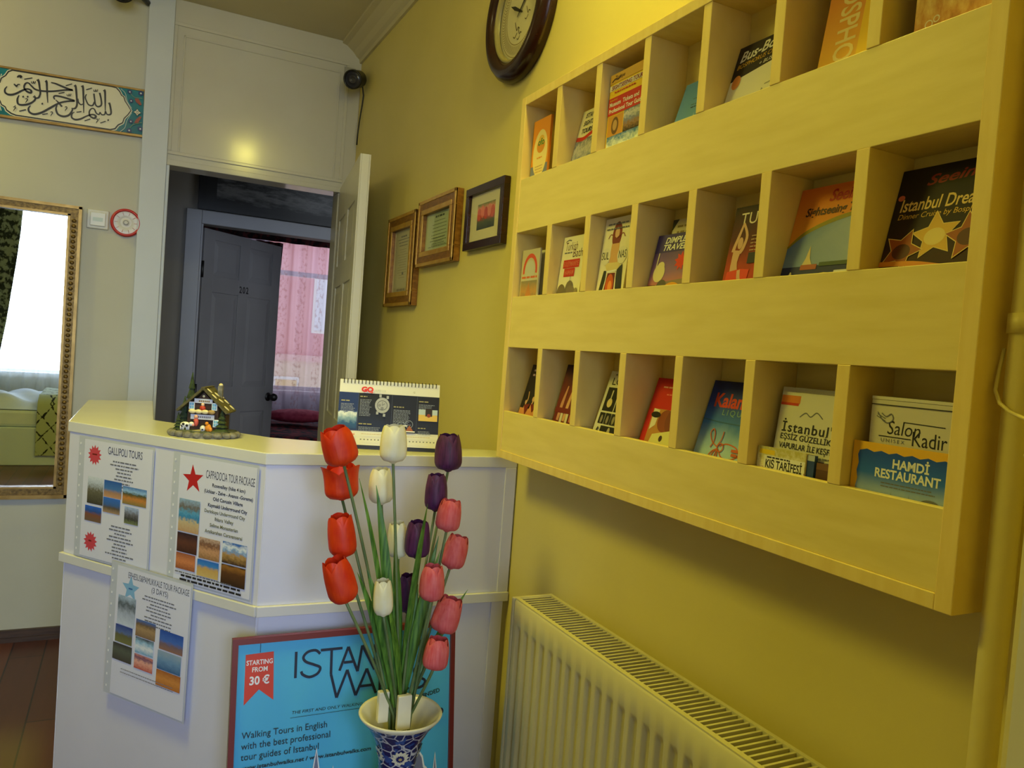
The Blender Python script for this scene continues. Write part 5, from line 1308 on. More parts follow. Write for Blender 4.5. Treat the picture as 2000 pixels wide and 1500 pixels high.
m.ball((-0.033, -0.031, 0.027), (0.012, 0.006, 0.007), cw, 10, 7, M=Mh); m.ball((-0.019, -0.034, 0.030), (0.006, 0.005, 0.005), cw, 10, 7, M=Mh); m.ball((-0.0145, -0.036, 0.028), (0.003, 0.003, 0.003), flat(230, 160, 150), 8, 6, M=Mh)
for x_ in (-0.042, -0.037, -0.029, -0.025):
    m.tube([Mh @ Vector((x_, -0.033, 0.024)), Mh @ Vector((x_, -0.033, 0.016))], 0.0024, cw, 7)
for c_ in ((-0.036, -0.0365, 0.029), (-0.028, -0.0370, 0.026), (-0.039, -0.0345, 0.025)):
    m.ball(c_, (0.003, 0.0012, 0.003), M_BLACK, 8, 6, M=Mh)
for dx in (-0.004, 0.004):
    m.ball((-0.019 + dx, -0.033, 0.0355), (0.002, 0.0015, 0.0018), M_BLACK, 7, 5, M=Mh)
m.build('cow', HO)
m = MB(); m.ball((-0.012, -0.026, 0.034), (0.006, 0.005, 0.010), flat(206, 90, 80), 9, 7, M=Mh); m.ball((-0.012, -0.027, 0.046), (0.0045, 0.004, 0.0045), flat(232, 170, 150), 9, 7, M=Mh); m.build('painted_figure', HO)
m = MB(); m.ball((0.008, -0.040, 0.022), (0.006, 0.005, 0.007), cw, 9, 7, M=Mh); m.ball((0.009, -0.045, 0.020), (0.002, 0.001, 0.002), M_BLACK, 6, 5, M=Mh); m.build('white_dog', HO)
m = MB(); m.ball((0.020, -0.040, 0.024), (0.007, 0.005, 0.009), flat(224, 140, 40), 9, 7, M=Mh); m.ball((0.017, -0.042, 0.034), (0.004, 0.004, 0.004), flat(224, 140, 40), 9, 7, M=Mh); m.ball((0.026, -0.043, 0.021), (0.004, 0.004, 0.005), flat(224, 140, 40), 9, 7, M=Mh); m.build('orange_cat', HO)

# ------------------------------------------------------------ radiator, pipe
RA = thing('radiator', 'cream panel radiator with a slatted top under the brochure rack', 'radiator', (-0.09, 1.05, 0.2))
ya, yb = 0.575, 1.525; z0, z1 = 0.22, 0.822
m = MB(); NY = 400; v = []; f = []
zs = [z0, z0 + 0.05, z0 + 0.056, z0 + 0.064, z0 + 0.07] + [z0 + 0.07 + (z1 - z0 - 0.14) * k / 4 for k in range(1, 4)] + [z1 - 0.07, z1 - 0.064, z1 - 0.056, z1 - 0.05, z1 - 0.004, z1]
for z in zs:
    e = min(1.0, max(0.0, (min(z - z0, z1 - z) - 0.05) / 0.02)); e = e * e * (3 - 2 * e)
    for i in range(NY + 1):
        y = ya + 0.012 + (yb - ya - 0.024) * i / NY
        ph = ((yb - y) / 0.0365) % 1.0
        w_ = 0.5 + 0.5 * math.cos(2 * PI * (ph - 0.5)); w_ = min(1, max(0, (w_ - 0.25) / 0.5)); w_ = w_ * w_ * (3 - 2 * w_)
        x = -0.143 + (0.009 * (1 - w_) if e > 0 else 0) * e + (0.003 if z >= z1 - 0.0005 else 0)
        v.append((x, y, z))
n1 = NY + 1
for j in range(len(zs) - 1):
    for i in range(NY):
        f.append((j * n1 + i, j * n1 + i + 1, (j + 1) * n1 + i + 1, (j + 1) * n1 + i))
m.add(v, f, M_RAD, smooth=True)
m.box(-0.130, ya + 0.012, z0, -0.128, yb - 0.012, z1 - 0.01, M_RAD)
m.build('front_panel', RA)
m = MB(); m.box(-0.050, ya + 0.012, z0, -0.046, yb - 0.012, z1 - 0.004, M_RAD); m.build('rear_panel', RA)
m = MB(); m.box(-0.127, ya + 0.02, z0 + 0.03, -0.053, yb - 0.02, z1 - 0.05, flat(84, 78, 60)); m.build('convector_fins', RA)
m = MB()
m.box(-0.140, ya + 0.004, z1 - 0.006, -0.130, yb - 0.004, z1 + 0.003, M_RAD); m.box(-0.050, ya + 0.004, z1 - 0.006, -0.042, yb - 0.004, z1 + 0.003, M_RAD)
k = 0; y = yb - 0.012
while y > ya + 0.012:
    m.box(-0.131, y - 0.0022, z1 - 0.006, -0.049, y + 0.0022, z1 + 0.001, M_RAD)
    y -= 0.0135
m.build('top_grille', RA)
for y0, y1 in ((ya, ya + 0.010), (yb - 0.010, yb)):
    boxes('side_cover', M_RAD, (-0.146, y0, z0 - 0.002, -0.042, y1, z1 + 0.004), parent=RA, bevel=0.003)
boxes('wall_bracket', M_RAD, (-0.046, yb - 0.2, 0.3, -0.0005, yb - 0.17, 0.7), (-0.046, ya + 0.2, 0.3, -0.0005, ya + 0.23, 0.7), parent=RA)
m = MB(); m.tube([(-0.09, 0.83, z0 + 0.02), (-0.09, 0.83, 0.0)], 0.011, M_RAD, 10); m.build('feed_pipe', RA)

PI_ = thing('heating_pipe', 'yellow painted heating pipe running up the right edge beside the rack', 'pipe', (-0.060, 0.5145, 0))
M_PIPE = noisy('pipe_paint', (220, 205, 124), (224, 209, 130), 3, 0.45, bump=0.25, bscale=45)
m = MB(); m.tube([(-0.060, 0.5145, 0.0), (-0.060, 0.5145, 0.7), (-0.060, 0.5145, 1.4), (-0.060, 0.5145, 2.1), (-0.060, 0.5145, H)], 0.0148, M_PIPE, 24); m.build('pipe', PI_)
m = MB(); m.tube([(-0.060, 0.5145, 1.437), (-0.060, 0.5145, 1.459)], 0.0175, M_PIPE, 24); m.box(-0.055, 0.505, 1.440, -0.0005, 0.525, 1.456, M_PIPE); m.build('pipe_clamp', PI_)
ca_ = MB()
ca_.tube([(-0.062, 0.5335, 1.42), (-0.066, 0.5345, 1.395), (-0.074, 0.532, 1.372), (-0.080, 0.522, 1.358), (-0.085, 0.508, 1.350), (-0.092, 0.49, 1.345), (-0.13, 0.44, 1.338), (-0.19, 0.39, 1.335), (-0.27, 0.34, 1.333), (-0.36, 0.31, 1.331), (-0.4225, 0.296, 1.330), (-0.4225, 0.20, 1.328)], 0.0022, M_PIPE, 7)
tag(ca_.build('cable', origin=(-0.06, 0.5, 1.36)), 'thin yellow painted cable looped round the heating pipe', 'cable')

# ------------------------------------------------------------ things on the yellow wall
def wall_frame(name, label, y0, y1, z0, z1, border, depth, mat, draw, mat2=None):
    """y0 is the far (left) edge; hung on the plane x = 0"""
    M = frame((-depth, y0, z0), (0, -1, 0), (0, 0, 1)); w = y0 - y1; h = z1 - z0
    root = thing(name, label, 'framed picture', (0, (y0 + y1) / 2, (z0 + z1) / 2), None)
    k = MB()
    for (a, b, c, d) in ((0, 0, w, border), (0, h - border, w, h), (0, border, border, h - border), (w - border, border, w, h - border)):
        k.box(a, b, -depth + 0.0008, c, d, 0, mat, M=M)
    if mat2:
        g = border * 0.34
        for (a, b, c, d) in ((border - g, border - g, w - border + g, border), (border - g, h - border, w - border + g, h - border + g), (border - g, border, border, h - border), (w - border, border, w - border + g, h - border)):
            k.box(a, b, -0.004, c, d, 0.0015, mat2, M=M)
        for (a, b, c, d) in ((0, 0, w, g * 0.7), (0, h - g * 0.7, w, h), (0, 0, g * 0.7, h), (w - g * 0.7, 0, w, h)):
            k.box(a, b, -0.006, c, d, 0.002, mat2, M=M)
    k.build('frame', root, bevel=0.0015)
    s = Sheet(M @ Matrix.Translation((border, border, -depth * 0.55)), w - 2 * border, h - 2 * border, 0.003, flat(220, 214, 200))
    draw(s, w - 2 * border, h - 2 * border)
    s.build('print', root)
    g = MB(); g.box(border, border, -depth * 0.38, w - border, h - border, -depth * 0.38 + 0.0012, M_GLASS, M=M); g.build('glass', root)
    return root


def cert1(s, w, h):
    s.rect(0, 0, w, h, flat(196, 192, 170)); s.rect(w * 0.08, h * 0.08, w * 0.92, h * 0.95, flat(206, 202, 182)); s.lines(w * 0.5, h * 0.88, w * 0.4, 0.006, GREYINK, 1); s.lines(w * 0.5, h * 0.84, w * 0.75, 0.003, GREYINK, 3, 0.012); s.lines(w * 0.5, h * 0.68, w * 0.6, 0.002, flat(160, 150, 120), 12, 0.010); s.disc(w * 0.55, h * 0.3, 0.010, 0.006, GREYINK); s.lines(w * 0.5, 0.006, w * 0.8, 0.008, flat(150, 140, 130), 1)


def cert2(s, w, h):
    s.rect(0, 0, w, h, flat(176, 190, 150)); s.rect(w * 0.05, h * 0.04, w * 0.95, h * 0.96, flat(186, 200, 160)); s.lines(w * 0.52, h * 0.86, w * 0.35, 0.007, flat(70, 80, 60), 1, fill=(0.9, 1)); s.lines(w * 0.52, h * 0.76, w * 0.6, 0.0025, flat(110, 120, 90), 8, 0.012); s.lines(w * 0.5, h * 0.32, w * 0.8, 0.003, flat(100, 110, 80), 4, 0.010)


def tulips_print(s, w, h):
    s.rect(0, 0, w, h, flat(222, 214, 186)); a, b, c, d = w * 0.22, h * 0.24, w * 0.78, h * 0.78
    s.rect(a, b, c, d, picture('pink_tulip_photo', ((0, (60, 70, 90)), (0.3, (90, 100, 100)), (0.5, (200, 60, 60)), (0.8, (230, 150, 130)), (1, (110, 130, 80))), 3, 0.4))
    for i in range(5):
        u_ = a + (c - a) * (0.12 + 0.19 * i); s.disc(u_, b + (d - b) * (0.60 + 0.08 * (i % 2)), (c - a) * 0.10, (d - b) * 0.24, flat((214, 232, 196, 226, 206)[i], (90, 120, 60, 130, 84)[i], (84, 110, 56, 120, 76)[i]))


M_GOLDF = noisy('gilded_wood', (126, 82, 30), (164, 112, 44), 30, 0.3, stretch=(1, 1, 3), metal=0.35)
M_GOLDF2 = noisy('bright_gilt', (206, 156, 70), (222, 176, 90), 30, 0.25, metal=0.5)
wall_frame('framed_certificate', 'tall gilt framed certificate nearest the open door', 3.070, 2.735, 1.530, 1.885, 0.055, 0.028, M_GOLDF, cert1, M_GOLDF2)
wall_frame('framed_certificate', 'smaller gilt framed certificate with a greenish sheet, between the other two frames', 2.705, 2.345, 1.665, 1.902, 0.052, 0.028, M_GOLDF, cert2, M_GOLDF2)
wall_frame('framed_picture', 'brown framed picture of pink tulips beside the rack', 2.275, 1.997, 1.688, 1.881, 0.024, 0.022, M_MAHOG, tulips_print)

# round wall clock
CK = thing('wall_clock', 'round wall clock with a dark glossy wooden rim, cut by the top edge', 'clock', (0, 2.0, 2.365))
cy, cz, cr_ = 1.985, 2.337, 0.196
Mc = Matrix(((0, 0, -1, 0), (-1, 0, 0, cy), (0, 1, 0, cz), (0, 0, 0, 1)))       # local z towards the room
m = MB(); m.lathe([(cr_ - 0.004, 0.0008), (cr_, 0.010), (cr_ - 0.002, 0.024), (cr_ - 0.014, 0.040), (cr_ - 0.028, 0.046), (cr_ - 0.042, 0.044), (cr_ - 0.052, 0.034), (cr_ - 0.056, 0.024), (cr_ - 0.056, 0.012)], M_MAHOG, 72, Mc); m.build('wooden_rim', CK)
m = MB(); m.lathe([(cr_ - 0.054, 0.030), (cr_ - 0.058, 0.032), (cr_ - 0.063, 0.028), (cr_ - 0.066, 0.018)], flat(150, 140, 96, .35), 72, Mc); m.build('brass_bezel', CK)
s = Sheet(Mc @ Matrix.Translation((0, 0, 0.014)), 0.01, 0.01, 0.002, CREAM)
s.disc(0, 0, cr_ - 0.056, cr_ - 0.056, flat(216, 208, 170, .5), 64)
rf_ = cr_ - 0.066
ORN = flat(150, 132, 84, .6)
for k in range(84):
    a_ = 2 * PI * k / 84; a2 = a_ + 0.05
    s.stroke([(rf_ * 0.72 * math.cos(a_), rf_ * 0.72 * math.sin(a_)), (rf_ * 0.82 * math.cos(a2), rf_ * 0.82 * math.sin(a2)), (rf_ * 0.90 * math.cos(a_), rf_ * 0.90 * math.sin(a_))], 0.0018, ORN, n=0.0012)
s.ring(0, 0, rf_ * 0.68, rf_ * 0.70, ORN, 64); s.ring(0, 0, rf_ * 0.94, rf_ * 0.955, ORN, 64)
CKI = flat(90, 76, 40, .6)
for u_, v_, q in ((-0.02, -0.035, 1), (0.045, -0.01, .8), (0.0, -0.055, .7)):
    s.stroke([(u_ - 0.012 * q, v_ + 0.014 * q), (u_, v_ - 0.012 * q), (u_ + 0.008 * q, v_ - 0.006 * q), (u_ + 0.018 * q, v_ - 0.012 * q)], 0.0035 * q, CKI); s.stroke([(u_ + 0.004, v_ - 0.02 * q), (u_ - 0.01 * q, v_ - 0.03 * q), (u_ - 0.02 * q, v_ - 0.024 * q)], 0.003 * q, CKI)
s.build('dial', CK)
for nme, ang, ln, w_ in (('hour_hand', 152, 0.070, 0.011), ('minute_hand', 40, 0.100, 0.009)):
    s = Sheet(Mc @ Matrix.Translation((0, 0, 0.018)) @ Matrix.Rotation(R(ang), 4, 'Z'), 0.001, 0.001, 0.0008, INK)
    s.poly([(-0.02, -0.002), (0, -w_ / 3), (ln * 0.55, -w_ / 2), (ln, 0), (ln * 0.55, w_ / 2), (0, w_ / 3), (-0.02, 0.002)], flat(36, 34, 24, .4)); s.build(nme, CK)
m = MB(); m.lathe([(0.0, 0.0245), (cr_ - 0.056, 0.0240)], M_GLASS, 48, Mc); m.build('glass', CK)

# ------------------------------------------------------------ security cameras
def bullet(label, M, r, ln, arm):
    root = thing('security_camera', label, 'security camera', M @ Vector((0, 0, 0)))
    k = MB(); k.lathe([(0.0, 0.0), (r * 0.75, 0.002), (r, 0.012), (r, ln * 0.78), (r * 1.08, ln * 0.80), (r * 1.08, ln), (r * 0.92, ln), (r * 0.90, ln - 0.012)], flat(22, 21, 24, .35), 28, M); k.build('housing', root)
    k = MB(); k.lathe([(r * 0.90, ln - 0.012), (r * 0.5, ln - 0.011), (r * 0.46, ln - 0.004), (r * 0.34, ln - 0.003), (r * 0.30, ln - 0.008), (0, ln - 0.006)], flat(60, 58, 64, .2), 28, M)
    k.build('lens', root)
    k = MB(); k.tube(arm, 0.012, flat(24, 23, 26, .4), 10); k.ball(arm[0], 0.02, flat(24, 23, 26, .4)); k.build('bracket', root)
    return root


Mb = Matrix.Translation((-0.034, 3.695, 2.632)) @ Vector((-0.50, -0.80, -0.36)).to_track_quat('Z', 'Y').to_matrix().to_4x4()
rt = bullet('black bullet camera in the corner above the open door', Mb, 0.040, 0.105, [(-0.040, 3.70, 2.640), (-0.045, 3.74, 2.672), (-0.048, 3.784, 2.682)])
k = MB(); k.box(-0.085, 3.780, 2.655, -0.030, 3.7865, 2.705, flat(160, 156, 140)); k.build('mounting_plate', rt)
k = MB(); k.tube([(-0.030, 3.70, 2.615), (-0.012, 3.705, 2.60), (-0.004, 3.71, 2.565), (-0.006, 3.715, 2.52), (-0.012, 3.72, 2.45), (-0.016, 3.725, 2.38), (-0.016, 3.728, 2.33)], 0.0035, M_BLACK, 7); k.build('camera_cable', rt)
Mb = Matrix.Translation((-1.035, 3.69, 2.795)) @ Vector((-0.15, -0.6, -0.45)).to_track_quat('Z', 'Y').to_matrix().to_4x4()
bullet('black camera at the top edge above the calligraphy panel', Mb, 0.048, 0.085, [(-1.03, 3.70, 2.785), (-0.975, 3.73, 2.775), (-0.95, 3.784, 2.775)])

# ------------------------------------------------------------ calligraphy panel
tl = R(2.0)
PX0, PX1 = -1.555, -0.928
Mp = frame((PX0, 3.785, 2.2 - (PX1 - PX0) * math.sin(tl)), (math.cos(tl), 0, math.sin(tl)), (-math.sin(tl), 0, math.cos(tl)))
PWd, PHt = PX1 - PX0, 0.206
PL = thing('calligraphy_panel', 'tiled panel of black calligraphy in a thin gold frame', 'calligraphy panel', Mp @ Vector((PWd / 2, PHt / 2, -0.01)))
k = MB()
for (a_, b_, c_, d_) in ((0, 0, PWd, 0.011), (0, PHt - 0.009, PWd, PHt), (0, 0.011, 0.012, PHt - 0.009), (PWd - 0.013, 0.011, PWd, PHt - 0.009)):
    k.box(a_, b_, -0.0142, c_, d_, 0.004, M_GOLD_SMOOTH, M=Mp)
k.build('frame', PL, bevel=0.0015)
s = Sheet(Mp, PWd - 0.004, PHt - 0.004, 0.012, flat(220, 216, 190), v0=0.002, u0=0.002)
TEAL = picture('iznik_teal', ((0, (20, 110, 130)), (1, (24, 128, 146))), 5, 0.4, rough=0.2)
s.rect(0.012, 0.011, PWd - 0.013, PHt - 0.009, TEAL)


def cal(x, y):
    """from the traced artwork's units to the panel"""
    top = 125 + 0.166 * x; bot = 815 + 0.139 * x
    u_ = PWd - (1915 - x) / 1910 * 0.548
    return (u_, PHt * (1 - (y - top) / (bot - top)))


IV = flat(222, 219, 198, .25); KB = flat(24, 24, 30, .3); CB = flat(20, 40, 110, .3); TR_ = flat(150, 66, 40, .4); PW_ = flat(200, 214, 206, .3)
right = [(1440, 395), (1500, 410), (1545, 460), (1570, 510), (1600, 530), (1620, 590), (1660, 650), (1700, 715), (1660, 770), (1610, 820), (1590, 880), (1530, 910), (1490, 960), (1430, 972)]
left = [(235, 795), (175, 770), (120, 725), (105, 685), (60, 655), (35, 590), (-10, 545), (-60, 470), (-15, 410), (38, 360), (55, 300), (105, 265), (140, 210), (185, 192)]
out = [cal(*p) for p in right + left]
cc = cal(830, 560)
n_ = s.up(); s.fan([(cc[0] + (p[0] - cc[0]) * 1.022, cc[1] + (p[1] - cc[1]) * 1.05) for p in out], cc, IV, n_)
n_ = s.up(); s.fan([(cc[0] + (p[0] - cc[0]) * 1.008, cc[1] + (p[1] - cc[1]) * 1.02) for p in out], cc, KB, n_)
n_ = s.up(); s.fan([(cc[0] + (p[0] - cc[0]) * 0.992, cc[1] + (p[1] - cc[1]) * 0.965) for p in out], cc, IV, n_)


def ink(pts, w):
    W = [a * 0.00046 for a in w] if isinstance(w, (list, tuple)) else w * 0.00040
    s.stroke([cal(*p) for p in pts], W, KB)


# long verticals
ink([(490, 310), (508, 340), (520, 420), (528, 500), (500, 560)], [26, 18, 15, 15, 8]); ink([(590, 325), (605, 350), (612, 470), (622, 620)], [26, 18, 15, 7])
ink([(955, 380), (972, 410), (985, 540), (990, 640), (965, 690), (920, 690)], [26, 18, 16, 16, 16, 9]); ink([(1050, 385), (1065, 420), (1072, 560), (1078, 750)], [26, 18, 15, 7])
ink([(1335, 440), (1350, 470), (1355, 600), (1358, 720)], [26, 18, 14, 7])
# right hand word
ink([(1405, 610), (1420, 650), (1435, 740), (1420, 770), (1380, 765), (1360, 725), (1350, 768), (1310, 770), (1290, 740), (1275, 770), (1240, 750), (1215, 700), (1180, 690), (1150, 730), (1160, 790), (1215, 820), (1235, 790), (1190, 770), (1120, 790), (1040, 830), (970, 840), (925, 810), (930, 760), (960, 740)], [20, 16, 15, 14, 12, 9, 12, 12, 9, 12, 13, 12, 11, 12, 15, 18, 18, 14, 13, 16, 17, 15, 12, 6])
ink([(1280, 480), (1300, 560), (1305, 640), (1265, 665), (1230, 640), (1215, 560), (1205, 490)], [16, 14, 14, 14, 13, 13, 14]); ink([(1215, 600), (1190, 650), (1140, 640), (1110, 590), (1095, 540), (1110, 500)], [12, 13, 13, 12, 11, 8])
ink([(1000, 560), (1010, 610), (1040, 640), (1068, 630)], [10, 12, 12, 8])
# middle word
ink([(710, 575), (695, 545), (720, 525), (800, 540), (900, 570), (955, 590), (860, 598), (760, 625), (650, 690), (550, 750), (460, 775), (400, 750), (385, 700), (410, 660)], [10, 13, 15, 16, 17, 17, 15, 16, 18, 18, 18, 17, 14, 6])
ink([(720, 580), (760, 620), (800, 670)], [8, 14, 16]); ink([(740, 650), (725, 700), (750, 770), (820, 800), (890, 780), (930, 720), (930, 690)], [7, 14, 17, 18, 17, 14, 9])
# left word
ink([(660, 350), (720, 365), (800, 400), (900, 440), (930, 445), (830, 448), (690, 465), (560, 465), (470, 445), (420, 400), (380, 360), (345, 370), (330, 420), (360, 470), (410, 490), (415, 460), (370, 440), (310, 460), (220, 510), (150, 520), (105, 495), (100, 450), (125, 410)], [9, 15, 17, 17, 16, 15, 15, 15, 15, 14, 12, 13, 14, 17, 18, 16, 13, 14, 17, 18, 16, 12, 5])
ink([(270, 525), (250, 580), (260, 640), (310, 655), (390, 640), (450, 600), (470, 560), (455, 525)], [7, 14, 16, 17, 17, 15, 13, 8]); ink([(440, 540), (480, 560), (515, 545), (528, 490)], [10, 13, 13, 12])
for a_, b_ in (((330, 312), (430, 292)), ((845, 390), (925, 365)), ((755, 495), (830, 478)), ((1105, 442), (1180, 418)), ((275, 740), (355, 716)), ((555, 778), (625, 765)), ((985, 742), (1050, 732)), ((1090, 858), (1165, 830)), ((1295, 885), (1365, 860))):
    ink([a_, b_], 10)
for x, y in ((320, 545), (375, 545), (555, 635), (1398, 845), (225, 670), (1280, 830)):
    q = cal(x, y); s.star(q[0], q[1], 0.0052 if x in (320, 375, 555, 1398) else 0.003, KB, k=2, inner=0.72, rot=70)
ink([(245, 290), (270, 272), (295, 275), (285, 300)], [8, 20, 16, 8]); ink([(208, 378), (230, 400), (240, 410), (255, 385), (280, 385)], [10, 14, 10, 9, 7])
for x, y in ((445, 350), (888, 512), (1230, 450)):
    ink([(x - 25, y - 8), (x - 22, y + 14), (x - 5, y + 12), (x, y - 12), (x + 4, y + 12), (x + 18, y + 10), (x + 24, y - 14)], 7)
for x, y in ((850, 690), (670, 760), (215, 700), (1250, 850), (360, 590)):
    ink([(x - 14, y - 12), (x + 6, y - 18), (x + 14, y - 2), (x + 2, y + 16), (x - 10, y + 40)], [5, 8, 8, 7, 3])
# corner blossoms
for sgn in (1, -1):
    yy = 715
    for x, y, r_, mt in ((1680, 470, .011, CB), (1830, 490, .012, CB), (1700, 590, .010, CB)):
        if sgn < 0: y = 2 * 722 - y + 10
        q = cal(x, y); s.star(q[0], q[1], r_, mt, k=6, inner=0.7); s.disc(q[0], q[1], r_ * 0.3, r_ * 0.3, PW_)
    q = [(1745, 560), (1800, 560), (1845, 640), (1820, 650), (1770, 610)]
    q = [(x, y if sgn > 0 else 1446 - y) for x, y in q]; s.fan([cal(*p) for p in q], cal(1795, 605 if sgn > 0 else 841), TR_)
    s.stroke([cal(1560, 430 if sgn > 0 else 1000), cal(1620, 490 if sgn > 0 else 950), cal(1650, 600 if sgn > 0 else 850), cal(1710, 690 if sgn > 0 else 750)], 0.002, PW_)
    s.stroke([cal(1690, 490 if sgn > 0 else 950), cal(1740, 540 if sgn > 0 else 905), cal(1850, 560 if sgn > 0 else 880)], 0.0025, flat(120, 150, 120))
    s.stroke([cal(60, 250 if sgn > 0 else 740), cal(30, 330 if sgn > 0 else 660), cal(-60, 380 if sgn > 0 else 600)], 0.003, PW_); s.disc(*cal(0, 210 if sgn > 0 else 770), 0.008, 0.010, CB)
q = cal(1785, 745); s.star(q[0], q[1], 0.017, KB, k=4, inner=0.55, rot=0); s.star(q[0], q[1], 0.014, IV, k=4, inner=0.55, rot=0); s.disc(q[0], q[1], 0.004, 0.006, KB); s.disc(q[0], q[1], 0.0026, 0.004, IV)
s.build('tile_panel', PL)

# ------------------------------------------------------------ long mirror, wall plate, round alarm
MI = thing('wall_mirror', 'tall gold framed mirror reflecting a bright window and white daybed', 'mirror', (-1.38, 3.78, 0.615))
x0, x1, z0, z1 = -1.605, -1.158, 0.618, 1.861; yf = 3.768
b_ = 0.050
k = MB()
for (p, q, r_, t) in ((x0, z0, x1, z0 + b_), (x0, z1 - 0.042, x1, z1), (x0, z0 + b_, x0 + b_, z1 - 0.042), (x1 - b_, z0 + b_, x1, z1 - 0.042)):
    k.box(p, yf, q, r_, 3.799, t, M_GOLD)
k.box(x0 - 0.002, yf - 0.006, z0 - 0.002, x1 + 0.002, yf, z0 + 0.014, M_GOLD_SMOOTH); k.box(x0 - 0.002, yf - 0.006, z1 - 0.010, x1 + 0.002, yf, z1 + 0.002, M_GOLD_SMOOTH); k.box(x1 - 0.010, yf - 0.006, z0, x1 + 0.002, yf, z1, M_GOLD_SMOOTH); k.box(x0 - 0.002, yf - 0.006, z0, x0 + 0.010, yf, z1, M_GOLD_SMOOTH)
k.box(x1 - b_, yf - 0.005, z0 + 0.04, x1 - b_ + 0.010, yf, z1 - 0.034, M_GOLD_SMOOTH); k.box(x0 + b_ - 0.010, yf - 0.005, z0 + 0.04, x0 + b_, yf, z1 - 0.034, M_GOLD_SMOOTH); k.box(x0 + b_ - 0.01, yf - 0.005, z1 - 0.042, x1 - b_ + 0.01, yf, z1 - 0.033, M_GOLD_SMOOTH); k.box(x0 + b_ - 0.01, yf - 0.005, z0 + 0.041, x1 - b_ + 0.01, yf, z0 + b_, M_GOLD_SMOOTH)
z = z0 + 0.06
while z < z1 - 0.05:
    k.ball((x1 - 0.026, yf - 0.001, z), (0.009, 0.005, 0.008), M_GOLD, 8, 6); k.ball((x0 + 0.026, yf - 0.001, z), (0.009, 0.005, 0.008), M_GOLD, 8, 6); z += 0.022
k.build('gold_frame', MI)
mm_, n, l, p = new_mat('mirror_silver'); p.inputs['Metallic'].default_value = 1; p.inputs['Roughness'].default_value = 0.0; p.inputs['Base Color'].default_value = (0.92, 0.95, 0.94, 1)
k = MB(); k.box(x0 + b_ - 0.004, 3.782, z0 + b_ - 0.004, x1 - b_ + 0.004, 3.788, z1 - 0.040, mm_); k.build('mirror_glass', MI)

SWP = thing('wall_plate', 'small square white wall plate right of the mirror top', 'wall plate', (-1.098, 3.799, 1.823))
boxes('plate', flat(206, 204, 192, .35), (-1.139, 3.790, 1.781, -1.055, 3.7995, 1.864), parent=SWP, bevel=0.004)
boxes('cover', flat(216, 216, 210, .3), (-1.127, 3.784, 1.793, -1.067, 3.790, 1.852), parent=SWP, bevel=0.004)
boxes('label_strip', flat(190, 206, 206, .4), (-1.116, 3.7832, 1.813, -1.078, 3.784, 1.829), parent=SWP)
ALM = thing('round_alarm', 'round white disc with a red rim on the wall beside the door casing', 'alarm', (-0.989, 3.799, 1.822))
Ma = Matrix(((1, 0, 0, -0.989), (0, 0, -1, 3.7995), (0, 1, 0, 1.822), (0, 0, 0, 1))) @ Matrix.Scale(0.88, 4)
k = MB(); k.lathe([(0.068, 0.0), (0.069, 0.016), (0.066, 0.026), (0.060, 0.029), (0.056, 0.024), (0.055, 0.016)], flat(196, 40, 30, .35), 48, Ma); k.build('red_rim', ALM)
k = MB(); k.lathe([(0.0, 0.024), (0.010, 0.0235), (0.012, 0.021), (0.028, 0.020), (0.030, 0.0215), (0.055, 0.018)], flat(216, 214, 214, .35), 40, Ma); k.lathe([(0.009, 0.0242), (0.0125, 0.0225)], flat(150, 150, 156), 24, Ma)
for i in range(10):
    a_ = 2 * PI * i / 10; k.tube([Ma @ Vector((0.036 * math.cos(a_), 0.036 * math.sin(a_), 0.0200)), Ma @ Vector((0.050 * math.cos(a_), 0.050 * math.sin(a_), 0.0186))], 0.0011, flat(190, 120, 116), 5)
k.build('white_face', ALM)

# ------------------------------------------------------------ corridor and bedroom contents
s0 = thing('corridor_picture', 'wide dark framed picture above the numbered bedroom door', 'picture', (-0.05, 5.0, 2.11))
k = MB()
for bx_ in ((-0.625, 4.965, 2.104, 0.40, 4.998, 2.135), (-0.625, 4.965, 2.42, 0.40, 4.998, 2.45), (-0.625, 4.965, 2.135, -0.585, 4.998, 2.42), (0.36, 4.965, 2.135, 0.40, 4.998, 2.42)):
    k.box(*bx_, flat(12, 12, 14, .4))
k.build('black_frame', s0)
s = Sheet(Matrix(((1, 0, 0, -0.585), (0, 0, -1, 4.985), (0, 1, 0, 2.135), (0, 0, 0, 1))), 0.945, 0.285, 0.004, flat(20, 20, 22))
s.rect(0, 0, 0.945, 0.285, flat(18, 18, 20, .4)); s.rect(0.06, 0.03, 0.90, 0.26, picture('dark_panorama', ((0, (20, 20, 22)), (0.3, (96, 96, 96)), (0.5, (30, 30, 32)), (0.75, (90, 90, 92)), (1, (24, 24, 26))), 5, 1.2, rough=0.35))
s.build('print', s0)

M_SHEER = sheer('patterned_sheer', (226, 216, 236), 0.42, pattern=(46, 1, 26), vein=(150, 110, 100))
k = MB(); v = []; f = []; NX, NZ = 160, 6
for j in range(NZ + 1):
    for i in range(NX + 1):
        x = -0.45 + 2.3 * i / NX; v.append((x, 8.05 + 0.035 * math.sin(x * 38) + 0.012 * math.sin(x * 91), 0.02 + 2.44 * j / NZ))
k.add(v, [(j * (NX + 1) + i, j * (NX + 1) + i + 1, (j + 1) * (NX + 1) + i + 1, (j + 1) * (NX + 1) + i) for j in range(NZ) for i in range(NX)], M_SHEER, smooth=True)
tag(k.build('sheer_curtain', origin=(0.7, 8.05, 0.02)), 'pink lilac patterned sheer curtain across the far bedroom window', 'curtain')
M_VAL = noisy('dark_red_brocade', (26, 12, 14), (92, 34, 36), 22, 0.8, detail=3, lo=0.45, hi=0.6)
k = MB(); v = []
